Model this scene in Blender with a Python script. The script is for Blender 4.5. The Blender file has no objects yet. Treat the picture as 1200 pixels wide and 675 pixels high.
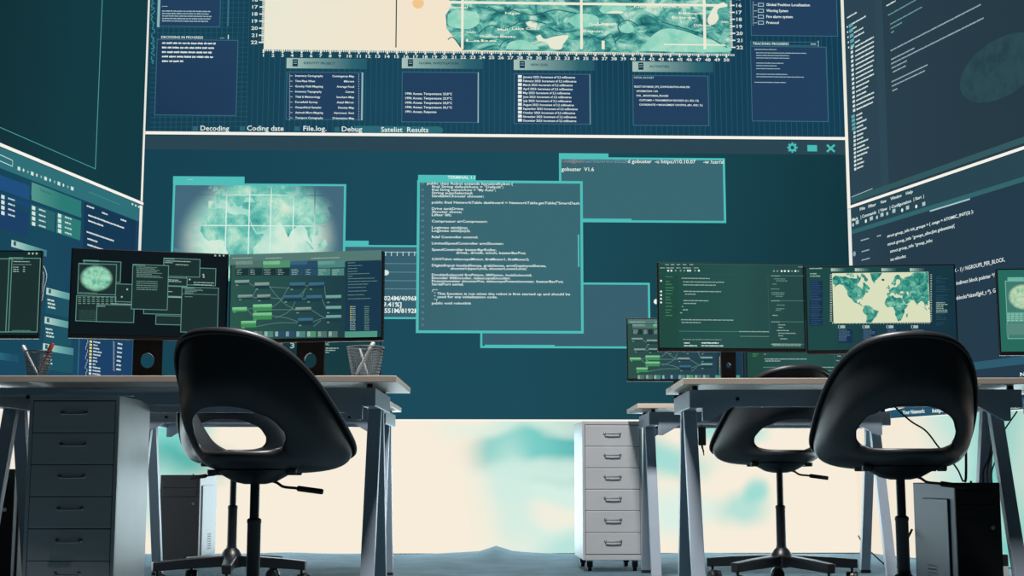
import bpy, bmesh, math, random
from mathutils import Vector, Matrix
random.seed(7)
PI = math.pi
R = math.radians
C = bpy.context.scene.collection
# ------------------------------------------------------------------ camera
F, HC = 1625.0, 0.44
TH = math.atan(219.5 / F)
cam_d = bpy.data.cameras.new('camera')
cam_d.sensor_width = 36.0
cam_d.lens = F / 1200 * 36
cam_d.clip_end = 60
cam = bpy.data.objects.new('camera', cam_d)
C.objects.link(cam)
cam.location = (0, 0, HC)
cam.rotation_euler = (PI / 2 + TH, 0, 0)
bpy.context.scene.camera = cam
CAM = Vector((0, 0, HC))


def ray(u, v):
    a, b = (u - 600) / F, (337.5 - v) / F
    return Vector((a, math.cos(TH) - b * math.sin(TH), math.sin(TH) + b * math.cos(TH)))


def at(u, v, Y):
    d = ray(u, v)
    return CAM + d * (Y / d.y)


# ------------------------------------------------------------------ materials
def lin(c):
    return c / 12.92 if c <= 0.04045 else ((c + 0.055) / 1.055) ** 2.4


def rgb(h):
    if isinstance(h, str):
        h = tuple(int(h[i:i + 2], 16) for i in (0, 2, 4))
    return tuple(lin(x / 255) for x in h) + (1.0,)


_mats = {}


def pbr(name, col, rough=0.5, metal=0.0, var=0.12, scale=18, bump=0.0, spec=0.5, bscale=None):
    if name in _mats:
        return _mats[name]
    m = bpy.data.materials.new(name)
    m.use_nodes = True
    nt = m.node_tree
    b = nt.nodes['Principled BSDF']
    b.inputs['Roughness'].default_value = rough
    b.inputs['Metallic'].default_value = metal
    b.inputs['Specular IOR Level'].default_value = spec
    tc = nt.nodes.new('ShaderNodeTexCoord')
    nz = nt.nodes.new('ShaderNodeTexNoise')
    nz.inputs['Scale'].default_value = scale
    nz.inputs['Detail'].default_value = 5
    nt.links.new(tc.outputs['Object'], nz.inputs['Vector'])
    rp = nt.nodes.new('ShaderNodeValToRGB')
    c = rgb(col)
    rp.color_ramp.elements[0].position = 0.3
    rp.color_ramp.elements[1].position = 0.7
    rp.color_ramp.elements[0].color = tuple(x * (1 - var) for x in c[:3]) + (1,)
    rp.color_ramp.elements[1].color = tuple(min(1, x * (1 + var)) for x in c[:3]) + (1,)
    nt.links.new(nz.outputs['Fac'], rp.inputs['Fac'])
    nt.links.new(rp.outputs['Color'], b.inputs['Base Color'])
    if bump:
        nb = nt.nodes.new('ShaderNodeTexNoise')
        nb.inputs['Scale'].default_value = bscale or scale * 6
        nb.inputs['Detail'].default_value = 4
        nt.links.new(tc.outputs['Object'], nb.inputs['Vector'])
        bp = nt.nodes.new('ShaderNodeBump')
        bp.inputs['Strength'].default_value = bump
        bp.inputs['Distance'].default_value = 0.01
        nt.links.new(nb.outputs['Fac'], bp.inputs['Height'])
        nt.links.new(bp.outputs['Normal'], b.inputs['Normal'])
    _mats[name] = m
    return m


def glow_base(name, sample):
    m = bpy.data.materials.new(name)
    m.use_nodes = True
    b = m.node_tree.nodes['Principled BSDF']
    b.inputs['Base Color'].default_value = (0.002, 0.002, 0.002, 1)
    b.inputs['Roughness'].default_value = 0.6
    b.inputs['Specular IOR Level'].default_value = 0.0
    b.inputs['Emission Strength'].default_value = 1.0
    if not sample:
        m.cycles.emission_sampling = 'NONE'
    return m, m.node_tree, b


def glow(col, sample=False, s=1.0):
    """flat lit display colour"""
    key = ('g', col, sample, s)
    if key in _mats:
        return _mats[key]
    m, nt, b = glow_base('display_' + (col if isinstance(col, str) else '%02x%02x%02x' % col), sample)
    b.inputs['Emission Color'].default_value = rgb(col)
    b.inputs['Emission Strength'].default_value = s
    _mats[key] = m
    return m


def glow_ramp(key, stops, vec=(1, 0, 0), noise=0.0, nscale=1.0, sample=True, detail=2, bias=0.0, length=1.0):
    """display picture: colours along a direction, broken by noise"""
    if key in _mats:
        return _mats[key]
    m, nt, b = glow_base('picture_' + key, sample)
    tc = nt.nodes.new('ShaderNodeTexCoord')
    dot = nt.nodes.new('ShaderNodeVectorMath')
    dot.operation = 'DOT_PRODUCT'
    dot.inputs[1].default_value = tuple(x / length for x in vec)
    nt.links.new(tc.outputs['Object'], dot.inputs[0])
    nz = nt.nodes.new('ShaderNodeTexNoise')
    nz.inputs['Scale'].default_value = nscale
    nz.inputs['Detail'].default_value = detail
    nt.links.new(tc.outputs['Object'], nz.inputs['Vector'])
    mul = nt.nodes.new('ShaderNodeMath')
    mul.operation = 'MULTIPLY_ADD'
    mul.inputs[1].default_value = noise
    mul.inputs[2].default_value = bias - noise * 0.5
    nt.links.new(nz.outputs['Fac'], mul.inputs[0])
    add = nt.nodes.new('ShaderNodeMath')
    add.operation = 'ADD'
    nt.links.new(dot.outputs['Value'], add.inputs[0])
    nt.links.new(mul.outputs['Value'], add.inputs[1])
    rp = nt.nodes.new('ShaderNodeValToRGB')
    els = rp.color_ramp.elements
    while len(els) < len(stops):
        els.new(0.5)
    for e, (p, c) in zip(els, stops):
        e.position = p
        e.color = rgb(c)
    nt.links.new(add.outputs['Value'], rp.inputs['Fac'])
    nt.links.new(rp.outputs['Color'], b.inputs['Emission Color'])
    _mats[key] = m
    return m


def glow_blobs(key, base, blobs, sample=True, strength=1.0, warp=0.25):
    """blurred display picture: soft colour patches (cx, cz, rx, rz, colour, amount) on a base colour"""
    m, nt, b = glow_base('picture_' + key, sample)
    tc = nt.nodes.new('ShaderNodeTexCoord')
    nz = nt.nodes.new('ShaderNodeTexNoise')
    nz.inputs['Scale'].default_value = 2.2
    nz.inputs['Detail'].default_value = 2
    nt.links.new(tc.outputs['Object'], nz.inputs['Vector'])
    sub = nt.nodes.new('ShaderNodeVectorMath')
    sub.operation = 'MULTIPLY_ADD'
    sub.inputs[1].default_value = (warp, 0, warp)
    nt.links.new(nz.outputs['Color'], sub.inputs[0])
    nt.links.new(tc.outputs['Object'], sub.inputs[2])
    last = None
    for (cx, cz, rx, rz, col, amt) in blobs:
        mp = nt.nodes.new('ShaderNodeVectorMath')
        mp.operation = 'SUBTRACT'
        mp.inputs[1].default_value = (cx + warp / 2, 0, cz + warp / 2)
        nt.links.new(sub.outputs[0], mp.inputs[0])
        sc = nt.nodes.new('ShaderNodeVectorMath')
        sc.operation = 'MULTIPLY'
        sc.inputs[1].default_value = (1 / rx, 0, 1 / rz)
        nt.links.new(mp.outputs[0], sc.inputs[0])
        gr = nt.nodes.new('ShaderNodeTexGradient')
        gr.gradient_type = 'SPHERICAL'
        nt.links.new(sc.outputs[0], gr.inputs[0])
        mr = nt.nodes.new('ShaderNodeMapRange')
        mr.interpolation_type = 'SMOOTHSTEP'
        mr.inputs['From Max'].default_value = 0.8
        mr.inputs['To Max'].default_value = amt
        nt.links.new(gr.outputs['Fac'], mr.inputs['Value'])
        mx = nt.nodes.new('ShaderNodeMix')
        mx.data_type = 'RGBA'
        nt.links.new(mr.outputs[0], mx.inputs[0])
        mx.inputs[6].default_value = rgb(base)
        mx.inputs[7].default_value = rgb(col)
        if last:
            nt.links.new(last, mx.inputs[6])
        last = mx.outputs[2]
    nt.links.new(last, b.inputs['Emission Color'])
    b.inputs['Emission Strength'].default_value = strength
    return m


def glow_noise(key, stops, scale, detail=8, dist=0.0, stretch=(1, 1, 1), mask=None, bg=None, lo=0.0, hi=0.55):
    """noise coloured display picture; mask=(cx,cz,rx,rz) fades it to bg towards its rim"""
    if key in _mats:
        return _mats[key]
    m, nt, b = glow_base('picture_' + key, False)
    tc = nt.nodes.new('ShaderNodeTexCoord')
    st = nt.nodes.new('ShaderNodeVectorMath')
    st.operation = 'MULTIPLY'
    st.inputs[1].default_value = stretch
    nt.links.new(tc.outputs['Object'], st.inputs[0])
    nz = nt.nodes.new('ShaderNodeTexNoise')
    nz.inputs['Scale'].default_value = scale
    nz.inputs['Detail'].default_value = detail
    nz.inputs['Roughness'].default_value = 0.65
    nz.inputs['Distortion'].default_value = dist
    nt.links.new(st.outputs[0], nz.inputs['Vector'])
    rp = nt.nodes.new('ShaderNodeValToRGB')
    els = rp.color_ramp.elements
    while len(els) < len(stops):
        els.new(0.5)
    for e, (p, c) in zip(els, stops):
        e.position = p
        e.color = rgb(c)
    nt.links.new(nz.outputs['Fac'], rp.inputs['Fac'])
    out = rp.outputs['Color']
    if mask:
        mp = nt.nodes.new('ShaderNodeVectorMath')
        mp.operation = 'SUBTRACT'
        mp.inputs[1].default_value = (mask[0], 0, mask[1])
        nt.links.new(tc.outputs['Object'], mp.inputs[0])
        sc = nt.nodes.new('ShaderNodeVectorMath')
        sc.operation = 'MULTIPLY'
        sc.inputs[1].default_value = (1 / mask[2], 0, 1 / mask[3])
        nt.links.new(mp.outputs[0], sc.inputs[0])
        gr = nt.nodes.new('ShaderNodeTexGradient')
        gr.gradient_type = 'SPHERICAL'
        nt.links.new(sc.outputs[0], gr.inputs[0])
        mr = nt.nodes.new('ShaderNodeMapRange')
        mr.interpolation_type = 'SMOOTHSTEP'
        mr.inputs['From Min'].default_value = lo
        mr.inputs['From Max'].default_value = hi
        nt.links.new(gr.outputs['Fac'], mr.inputs['Value'])
        mx = nt.nodes.new('ShaderNodeMix')
        mx.data_type = 'RGBA'
        nt.links.new(mr.outputs[0], mx.inputs[0])
        mx.inputs[6].default_value = rgb(bg)
        nt.links.new(out, mx.inputs[7])
        out = mx.outputs[2]
    nt.links.new(out, b.inputs['Emission Color'])
    _mats[key] = m
    return m


# ------------------------------------------------------------------ mesh building
class MB:
    """collects shapes and links them as one mesh object"""

    def __init__(self):
        self.v, self.f, self.mi, self.sm, self.mats = [], [], [], [], []

    def mat(self, m):
        if m not in self.mats:
            self.mats.append(m)
        return self.mats.index(m)

    def add(self, verts, faces, m, smooth=False, mtx=None):
        o = len(self.v)
        k = self.mat(m)
        for p in verts:
            self.v.append(tuple(mtx @ Vector(p)) if mtx else tuple(p))
        for f in faces:
            self.f.append(tuple(i + o for i in f))
            self.mi.append(k)
            self.sm.append(smooth)

    def from_bm(self, bm, m, smooth=False, mtx=None):
        bm.verts.index_update()
        self.add([v.co.copy() for v in bm.verts], [[v.index for v in f.verts] for f in bm.faces], m, smooth, mtx)
        bm.free()

    def box(self, x0, x1, y0, y1, z0, z1, m, bev=0.0, mtx=None, seg=2):
        bm = bmesh.new()
        bmesh.ops.create_cube(bm, size=1)
        for v in bm.verts:
            v.co = ((x0 + x1) / 2 + v.co.x * (x1 - x0), (y0 + y1) / 2 + v.co.y * (y1 - y0), (z0 + z1) / 2 + v.co.z * (z1 - z0))
        if bev:
            bmesh.ops.bevel(bm, geom=bm.edges[:], offset=bev, segments=seg, affect='EDGES', profile=0.5)
        self.from_bm(bm, m, False, mtx)

    def prism(self, pts, y0, y1, m, bev=0.0, mtx=None):
        """outline in x,z extruded along y"""
        bm = bmesh.new()
        vs = [bm.verts.new((p[0], y0, p[1])) for p in pts]
        f = bm.faces.new(vs)
        r = bmesh.ops.extrude_face_region(bm, geom=[f])
        for e in r['geom']:
            if isinstance(e, bmesh.types.BMVert):
                e.co.y = y1
        bmesh.ops.recalc_face_normals(bm, faces=bm.faces[:])
        if bev:
            bmesh.ops.bevel(bm, geom=bm.edges[:], offset=bev, segments=2, affect='EDGES', profile=0.5)
        self.from_bm(bm, m, False, mtx)

    def bar(self, a, b, w, d, m, bev=0.002, w2=None, d2=None):
        """straight bar of w (sideways) by d section from a to b"""
        a, b = Vector(a), Vector(b)
        ax = (b - a).normalized()
        side = Vector((1, 0, 0)) if abs(ax.x) < 0.9 else Vector((0, 1, 0))
        dep = ax.cross(side).normalized()
        side = dep.cross(ax).normalized()
        w2, d2 = w2 or w, d2 or d
        bm = bmesh.new()
        q = []
        for p, ww, dd in ((a, w, d), (b, w2, d2)):
            q.append([bm.verts.new(p + side * sx * ww / 2 + dep * sy * dd / 2) for sx, sy in ((-1, -1), (1, -1), (1, 1), (-1, 1))])
        bm.faces.new(q[0][::-1])
        bm.faces.new(q[1])
        for i in range(4):
            j = (i + 1) % 4
            bm.faces.new((q[0][i], q[0][j], q[1][j], q[1][i]))
        bmesh.ops.recalc_face_normals(bm, faces=bm.faces[:])
        if bev:
            bmesh.ops.bevel(bm, geom=bm.edges[:], offset=bev, segments=2, affect='EDGES', profile=0.5)
        self.from_bm(bm, m)

    def tube(self, pts, r, m, n=10, caps=True):
        pts = [Vector(p) for p in pts]
        rs = r if isinstance(r, (list, tuple)) else [r] * len(pts)
        verts, faces = [], []
        up = None
        for i, p in enumerate(pts):
            t = (pts[min(i + 1, len(pts) - 1)] - pts[max(i - 1, 0)]).normalized()
            if up is None:
                up = Vector((0, 0, 1)) if abs(t.z) < 0.9 else Vector((1, 0, 0))
            s = t.cross(up).normalized()
            up = s.cross(t).normalized()
            for k in range(n):
                a = 2 * PI * k / n
                verts.append(p + (s * math.cos(a) + up * math.sin(a)) * rs[i])
        for i in range(len(pts) - 1):
            for k in range(n):
                k2 = (k + 1) % n
                faces.append((i * n + k, i * n + k2, (i + 1) * n + k2, (i + 1) * n + k))
        if caps:
            faces.append(tuple(range(n))[::-1])
            faces.append(tuple((len(pts) - 1) * n + k for k in range(n)))
        self.add(verts, faces, m, True)

    def lathe(self, prof, m, n=28, o=(0, 0, 0), mtx=None, smooth=True):
        """profile of (radius, z)"""
        verts, faces = [], []
        for r, z in prof:
            for k in range(n):
                a = 2 * PI * k / n
                verts.append((o[0] + r * math.cos(a), o[1] + r * math.sin(a), o[2] + z))
        for i in range(len(prof) - 1):
            for k in range(n):
                k2 = (k + 1) % n
                faces.append((i * n + k, i * n + k2, (i + 1) * n + k2, (i + 1) * n + k))
        faces.append(tuple(range(n))[::-1])
        faces.append(tuple((len(prof) - 1) * n + k for k in range(n)))
        self.add(verts, faces, m, smooth, mtx)

    def build(self, name, parent=None):
        me = bpy.data.meshes.new(name)
        me.from_pydata(self.v, [], self.f)
        for m in self.mats:
            me.materials.append(m)
        me.polygons.foreach_set('material_index', self.mi)
        me.polygons.foreach_set('use_smooth', self.sm)
        if any(self.sm):
            me.set_sharp_from_angle(angle=R(40))
        me.update()
        o = bpy.data.objects.new(name, me)
        C.objects.link(o)
        if parent:
            o.parent = parent
        return o


def spline(pts, n=10):
    """Catmull-Rom through the points"""
    P = [Vector(p) for p in pts]
    P = [P[0] * 2 - P[1]] + P + [P[-1] * 2 - P[-2]]
    out = []
    for i in range(1, len(P) - 2):
        for k in range(n):
            t = k / n
            a, b, c, d = P[i - 1], P[i], P[i + 1], P[i + 2]
            out.append(0.5 * (2 * b + (c - a) * t + (2 * a - 5 * b + 4 * c - d) * t * t + (3 * b - a - 3 * c + d) * t ** 3))
    out.append(P[-2])
    return out


def thing(name, label, cat, loc=(0, 0, 0), rz=0.0, group=None):
    o = bpy.data.objects.new(name, None)
    o.empty_display_size = 0.1
    C.objects.link(o)
    o.location = loc
    o.rotation_euler = (0, 0, rz)
    tag(o, label, cat, group)
    return o


def tag(o, label, cat, group=None):
    o['label'] = label
    o['category'] = cat
    if group:
        o['group'] = group
    return o


def struct(o):
    o['kind'] = 'structure'
    return o


KIDS = {}


def copy_tree(o, parent=None):
    c = o.copy()
    C.objects.link(c)
    if parent:
        c.parent = parent
    for ch in [k for k in bpy.data.objects if k.parent == o]:
        copy_tree(ch, c)
    return c


# ------------------------------------------------------------------ display graphics
_txt = {}


def text_mesh(s, bold):
    if (s, bold) in _txt:
        return _txt[(s, bold)]
    cu = bpy.data.curves.new('lettering', 'FONT')
    cu.body = s
    cu.size = 1
    cu.resolution_u = 2
    cu.offset = bold
    ob = bpy.data.objects.new('lettering', cu)
    me = bpy.data.meshes.new_from_object(ob)
    v = [(p.co.x, p.co.y) for p in me.vertices]
    f = [tuple(p.vertices) for p in me.polygons]
    bpy.data.meshes.remove(me)
    bpy.data.objects.remove(ob)
    bpy.data.curves.remove(cu)
    _txt[(s, bold)] = (v, f)
    return v, f


CAP = max(p[1] for p in text_mesh('H', 0.0)[0])


class Surf:
    """a display face: local x to the right, z up, facing local -y"""

    def __init__(self, root, y=0.0):
        self.root, self.y = root, y
        M = Matrix.Translation(root.location) @ Matrix.Rotation(root.rotation_euler[2], 4, 'Z')
        self.inv = M.inverted()
        self.rot = M.to_3x3().inverted()
        self.o = self.inv @ CAM

    def pix(self, u, v):
        d = self.rot @ ray(u, v)
        t = (self.y - self.o.y) / d.y
        p = self.o + d * t
        return p.x, p.z

    def part(self, name, parent=None):
        return Gfx(self, name, parent or self.root)


class Gfx:
    LAYER = 0.0008

    def __init__(self, s, name, parent):
        self.s, self.name, self.parent, self.mb, self.lv = s, name, parent, MB(), 1

    def at(self, lv):
        self.lv = lv
        return self

    def y(self):
        return self.s.y - self.LAYER * self.lv

    def poly(self, pts, m):            # local x,z points
        y = self.y()
        a = sum(pts[i][0] * pts[(i + 1) % len(pts)][1] - pts[(i + 1) % len(pts)][0] * pts[i][1] for i in range(len(pts)))
        idx = list(range(len(pts)))
        if a < 0:
            idx = idx[::-1]
        self.mb.add([(p[0], y, p[1]) for p in pts], [idx], m)

    def lrect(self, x0, z0, x1, z1, m):
        self.poly([(x0, z0), (x1, z0), (x1, z1), (x0, z1)], m)

    def rect(self, u0, v0, u1, v1, m, v2=None):
        """upright rectangle from its top left and bottom right picture corners"""
        x0, z1 = self.s.pix(u0, v0)
        x1, z0 = self.s.pix(u1, v1)
        self.lrect(x0, min(z0, z1), x1, max(z0, z1), m)

    def frame(self, u0, v0, u1, v1, w, m, fill=None):
        x0, z1 = self.s.pix(u0, v0)
        x1, z0 = self.s.pix(u1, v1)
        t = w * self.px(u0, v0)
        if fill:
            self.lrect(x0, z0, x1, z1, fill)
        lv = self.lv
        self.lv = lv + 0.4
        self.lrect(x0, z0, x1, z0 + t, m)
        self.lrect(x0, z1 - t, x1, z1, m)
        self.lrect(x0, z0 + t, x0 + t, z1 - t, m)
        self.lrect(x1 - t, z0 + t, x1, z1 - t, m)
        self.lv = lv

    def px(self, u, v):
        """height of one picture pixel there, in metres"""
        return abs(self.s.pix(u, v)[1] - self.s.pix(u, v + 1)[1])

    def line(self, u0, v0, u1, v1, w, m):
        self.path([(u0, v0), (u1, v1)], w, m)

    def path(self, pts, w, m):
        q = [Vector(self.s.pix(*p)) for p in pts]
        t = w * self.px(*pts[0]) / 2
        for a, b in zip(q, q[1:]):
            d = (b - a)
            if d.length < 1e-6:
                continue
            d.normalize()
            n = Vector((-d.y, d.x)) * t
            self.poly([a - n, b - n, b + n, a + n], m)

    def disc(self, u, v, r, m, n=20, ry=None):
        x, z = self.s.pix(u, v)
        p = self.px(u, v)
        ry = ry or r
        self.poly([(x + r * p * math.cos(2 * PI * k / n), z + ry * p * math.sin(2 * PI * k / n)) for k in range(n)], m)

    def text(self, s, u0, v0, u1=None, v1=None, h=5, m=None, bold=0.012, wide=1.35):
        x0, z0 = self.s.pix(u0, v0)
        sy = abs(self.s.pix(u0, v0 - h)[1] - z0) / CAP
        v, f = text_mesh(s, bold)
        if not v:
            return
        lo, hi = min(p[0] for p in v), max(p[0] for p in v)
        sx = sy * wide
        if u1 is not None:
            sx = (self.s.pix(u1, v0 if v1 is None else v1)[0] - x0) / (hi - lo)
        y = self.y()
        self.mb.add([(x0 + (p[0] - lo) * sx, y, z0 + p[1] * sy) for p in v], f, m)

    def words(self, u0, v0, u1, v1=None, h=2, m=None, gap=0.3, wl=5):
        """one row of lettering too small to read: a run of word-long dashes"""
        a = self.s.pix(u0, v0)
        b = self.s.pix(u1, v0 if v1 is None else v1)
        hh = h * self.px(u0, v0) / 2
        x, z, end = a[0], a[1], b[0]
        while x < end - hh:
            L = hh * 2 * random.uniform(0.5, 1.5) * wl * 0.6
            x2 = min(end, x + L)
            k = x
            while k < x2 - hh * 0.2:       # letters of a word: uneven strokes
                k2 = min(x2, k + hh * random.uniform(0.7, 1.5))
                self.lrect(k, z - hh * random.uniform(0.7, 1), k2 - hh * 0.18, z + hh * random.uniform(0.5, 1), m)
                k = k2
            x = x2 + hh * 2 * gap

    def build(self):
        return self.mb.build(self.name, self.parent)


def upright(g, uL, vTop, uR, hpx, m):
    x0_, z1_ = g.s.pix(uL, vTop)
    # same height at the right end: walk down the wall
    x1_ = g.s.pix(uR, vTop)[0]
    g.lrect(x0_, z1_ - hpx * g.px(uL, vTop), x1_, z1_, m)


# ------------------------------------------------------------------ world map outlines (lon, lat)
LAND = [
    [(-168, 66), (-162, 70), (-156, 71), (-141, 70), (-128, 70), (-115, 68), (-108, 68), (-95, 67), (-94, 72), (-88, 69), (-82, 68), (-86, 64), (-94, 60), (-93, 57), (-85, 55), (-82, 53), (-80, 51), (-79, 55), (-77, 58), (-78, 62), (-72, 62), (-69, 59), (-65, 59), (-62, 56), (-57, 53), (-60, 50), (-66, 50), (-65, 48), (-61, 46), (-66, 44), (-70, 43), (-74, 40), (-76, 36), (-81, 31), (-80, 26), (-82, 28), (-84, 30), (-90, 29), (-97, 27), (-97, 22), (-94, 18), (-91, 19), (-90, 21), (-87, 21), (-89, 16), (-84, 15), (-83, 10), (-80, 9), (-77, 8), (-80, 7), (-85, 10), (-88, 13), (-94, 16), (-105, 20), (-109, 26), (-114, 31), (-117, 33), (-121, 36), (-124, 41), (-124, 48), (-130, 54), (-135, 58), (-145, 60), (-152, 59), (-160, 56), (-164, 55), (-158, 58), (-165, 61), (-165, 64)],
    [(-73, 78), (-60, 76), (-54, 70), (-51, 65), (-45, 60), (-40, 65), (-28, 69), (-22, 72), (-18, 78), (-30, 83), (-60, 82)],
    [(-80, 73), (-72, 71), (-62, 66), (-66, 63), (-74, 65), (-73, 68), (-85, 70)],
    [(-118, 72), (-105, 73), (-102, 69), (-114, 69)], [(-125, 74), (-116, 73), (-118, 71), (-125, 71)], [(-90, 82), (-66, 82), (-80, 76), (-90, 77)],
    [(-77, 8), (-72, 12), (-62, 10), (-52, 5), (-50, 0), (-44, -3), (-35, -6), (-35, -9), (-39, -14), (-41, -22), (-48, -26), (-53, -33), (-58, -38), (-63, -41), (-66, -46), (-69, -52), (-73, -52), (-75, -46), (-73, -37), (-71, -30), (-70, -18), (-76, -14), (-81, -6), (-80, 1), (-77, 4)],
    [(-17, 15), (-16, 20), (-13, 27), (-9, 32), (-6, 36), (2, 37), (10, 37), (11, 33), (20, 31), (25, 32), (32, 31), (35, 28), (37, 21), (43, 12), (51, 12), (47, 4), (40, -3), (40, -11), (35, -20), (33, -26), (28, -33), (20, -35), (17, -29), (12, -17), (13, -8), (9, -1), (9, 4), (4, 6), (-8, 4), (-13, 8)],
    [(44, -16), (50, -13), (48, -25), (44, -24)],
    [(-9, 37), (-9, 43), (-2, 43), (-4, 48), (2, 51), (8, 54), (10, 54), (19, 54), (24, 58), (30, 60), (30, 65), (33, 67), (41, 66), (44, 68), (60, 69), (68, 72), (80, 73), (100, 77), (113, 74), (130, 72), (150, 71), (170, 69), (179, 68), (178, 63), (163, 60), (160, 53), (156, 52), (156, 60), (142, 59), (136, 54), (140, 48), (130, 42), (127, 39), (126, 35), (122, 39), (118, 38), (122, 31), (116, 23), (108, 21), (109, 12), (105, 9), (101, 13), (103, 2), (98, 9), (97, 16), (91, 22), (86, 20), (80, 15), (77, 8), (73, 17), (68, 24), (58, 25), (54, 24), (59, 22), (52, 16), (44, 13), (39, 21), (35, 29), (35, 36), (27, 37), (27, 40), (23, 38), (20, 40), (14, 45), (18, 40), (15, 38), (11, 43), (4, 43), (0, 39), (-5, 36)],
    [(5, 59), (8, 58), (11, 59), (13, 56), (16, 57), (19, 60), (17, 62), (22, 66), (30, 65), (33, 67), (30, 70), (24, 71), (15, 69), (11, 64), (5, 62)],
    [(-5, 50), (1, 51), (0, 54), (-2, 57), (-5, 58), (-4, 54)], [(-24, 65), (-18, 63.5), (-14, 65), (-16, 66.5), (-22, 66.5)], [(-10, 52), (-6, 52), (-6, 55), (-9, 54)],
    [(95, 5), (100, 2), (106, -6), (102, -4)], [(109, 1), (117, 7), (119, 1), (115, -4), (110, -3)], [(113, -22), (114, -34), (123, -34), (135, -34), (145, -38), (153, -28), (142, -11), (130, -12), (122, -17)],
]
SEAS = [[(28, 42), (41, 42), (37, 46), (31, 46)], [(47, 45), (53, 45), (53, 37), (49, 38)]]


def merc(la):
    return math.degrees(math.log(math.tan(PI / 4 + R(max(-80, min(82, la))) / 2)))


def clip(poly, x0, z0, x1, z1):
    for ax, lim, sg in ((0, x0, 1), (0, x1, -1), (1, z0, 1), (1, z1, -1)):
        out = []
        for i in range(len(poly)):
            a, b = poly[i - 1], poly[i]
            ia, ib = (a[ax] - lim) * sg >= 0, (b[ax] - lim) * sg >= 0
            if ia != ib:
                t = (lim - a[ax]) / (b[ax] - a[ax])
                out.append((a[0] + (b[0] - a[0]) * t, a[1] + (b[1] - a[1]) * t))
            if ib:
                out.append(b)
        poly = out
        if not poly:
            return []
    return poly


def world_map(g, win, u_zero, v_zero, per_deg, land, sea, lv):
    """land outlines inside the window (u0,v0,u1,v1); Mercator, per_deg pixels a degree"""
    x0, z1 = g.s.pix(win[0], win[1])
    x1, z0 = g.s.pix(win[2], win[3])
    ox, oz = g.s.pix(u_zero, v_zero)
    k = per_deg * g.px(u_zero, v_zero)
    for polys, m, dl in ((LAND, land, 0), (SEAS, sea, 0.4)):
        for i, P in enumerate(polys):
            g.at(lv + dl + i * 0.02)
            q = []
            for j in range(len(P)):                # wrinkle the coast a little
                a, b = P[j], P[(j + 1) % len(P)]
                n = max(1, int(math.hypot(b[0] - a[0], b[1] - a[1]) / 4))
                for t in range(n):
                    w = 0.5 if t else 0.0
                    lo = a[0] + (b[0] - a[0]) * t / n + random.uniform(-w, w)
                    la = a[1] + (b[1] - a[1]) * t / n + random.uniform(-w, w)
                    q.append((ox + lo * k, oz + merc(la) * k))
            q = clip(q, x0, z0, x1, z1)
            if len(q) > 2:
                g.poly(q, m)


# ------------------------------------------------------------------ shared materials
CHAIR = pbr('black_moulded_plastic', '28292c', 0.42, var=0.08, scale=30, bump=0.05, bscale=400, spec=.5)
METAL_BLACK = pbr('black_enamelled_steel', '14161b', 0.38, var=0.1)
RUBBER = pbr('black_caster_rubber', '101114', 0.55, var=0.1)
WHITE_STEEL = pbr('white_enamelled_steel', '97a4b2', 0.42, var=0.04, scale=8)
TOP = pbr('warm_white_laminate', 'd5c4b5', 0.4, var=0.05, scale=5)
CABINET = pbr('pale_grey_enamelled_steel', 'b4b6b8', 0.42, var=0.05, scale=6)
CABINET_IN = pbr('shadow_gap_steel', '4a4d50', 0.7, var=0.05)
CHROME = pbr('satin_chrome', 'b9bec2', 0.28, 1.0, var=0.05)
BEZEL = pbr('black_monitor_plastic', '0d0f12', 0.4, var=0.08, spec=0.35)
PC_BLACK = pbr('black_computer_steel', '0a0b0e', 0.6, var=0.1)
PC_SIDE = pbr('blue_grey_computer_steel', '1f4c63', 0.45, var=0.05)
PC_WHITE = pbr('white_computer_steel', '5c646a', 0.45, var=0.04)
CABLE = pbr('black_cable_rubber', '0c0d10', 0.5)
CABLE_W = pbr('white_cable_rubber', 'b8c2c6', 0.5)
MESH = pbr('silver_wire_mesh', '7d858b', 0.4, 0.6)
PEN_W = pbr('white_pen_plastic', 'd9dadb', 0.35)
PEN_R = pbr('red_pen_plastic', '8a3a32', 0.35)
FLOOR = pbr('blue_grey_carpet', '4a616b', 0.9, var=0.22, scale=5, bump=0.6, bscale=160, spec=0.2)
WALL = pbr('dark_wall_paint', '1d2226', 0.8, var=0.1, scale=3)
WHITE = glow('f4f3ea')
TXT = glow('dfeee9')
TXT2 = glow('a9c6c8')

# ------------------------------------------------------------------ room shell
PL = at(169, 200, 7.88)
PR = at(992, 200, 8.02)
LX, LY, RX, RY = PL.x, PL.y, PR.x, PR.y
BW = math.hypot(RX - LX, RY - LY)
BA = math.atan2(RY - LY, RX - LX)
LA, RA = math.atan2(1, .2055), math.atan2(-1, .32)
LEN = 3.1
TOPZ = 4.1

fl = MB()
NX, ys = 90, [0.5, 2, 3.5, 5, 6, 6.6, 7.0, 7.2, 7.4, 7.5, 7.58, 7.66, 7.72, 7.78, 7.84, 7.9, 8.0, 8.2]
vs, fs = [], []
for y in ys:
    for i in range(NX + 1):
        x = -4 + 8 * i / NX
        z = 0.0
        if y > 7.2 and y < 7.95:
            w = min(1, (y - 7.2) / 0.4)
            z = 0.006 * w * (1 + math.sin(x * 5.3 + y * 9) * 0.6 + math.sin(x * 13.7) * 0.3)
            z += 0.03 * w * math.exp(-((x + 0.075) / 0.05) ** 2) + 0.014 * w * math.exp(-((x + 0.11) / 0.16) ** 2)
        vs.append((x, y, z))
for j in range(len(ys) - 1):
    for i in range(NX):
        a = j * (NX + 1) + i
        fs.append((a, a + 1, a + NX + 2, a + NX + 1))
fl.add(vs, fs, FLOOR, True)
struct(fl.build('floor'))


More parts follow.
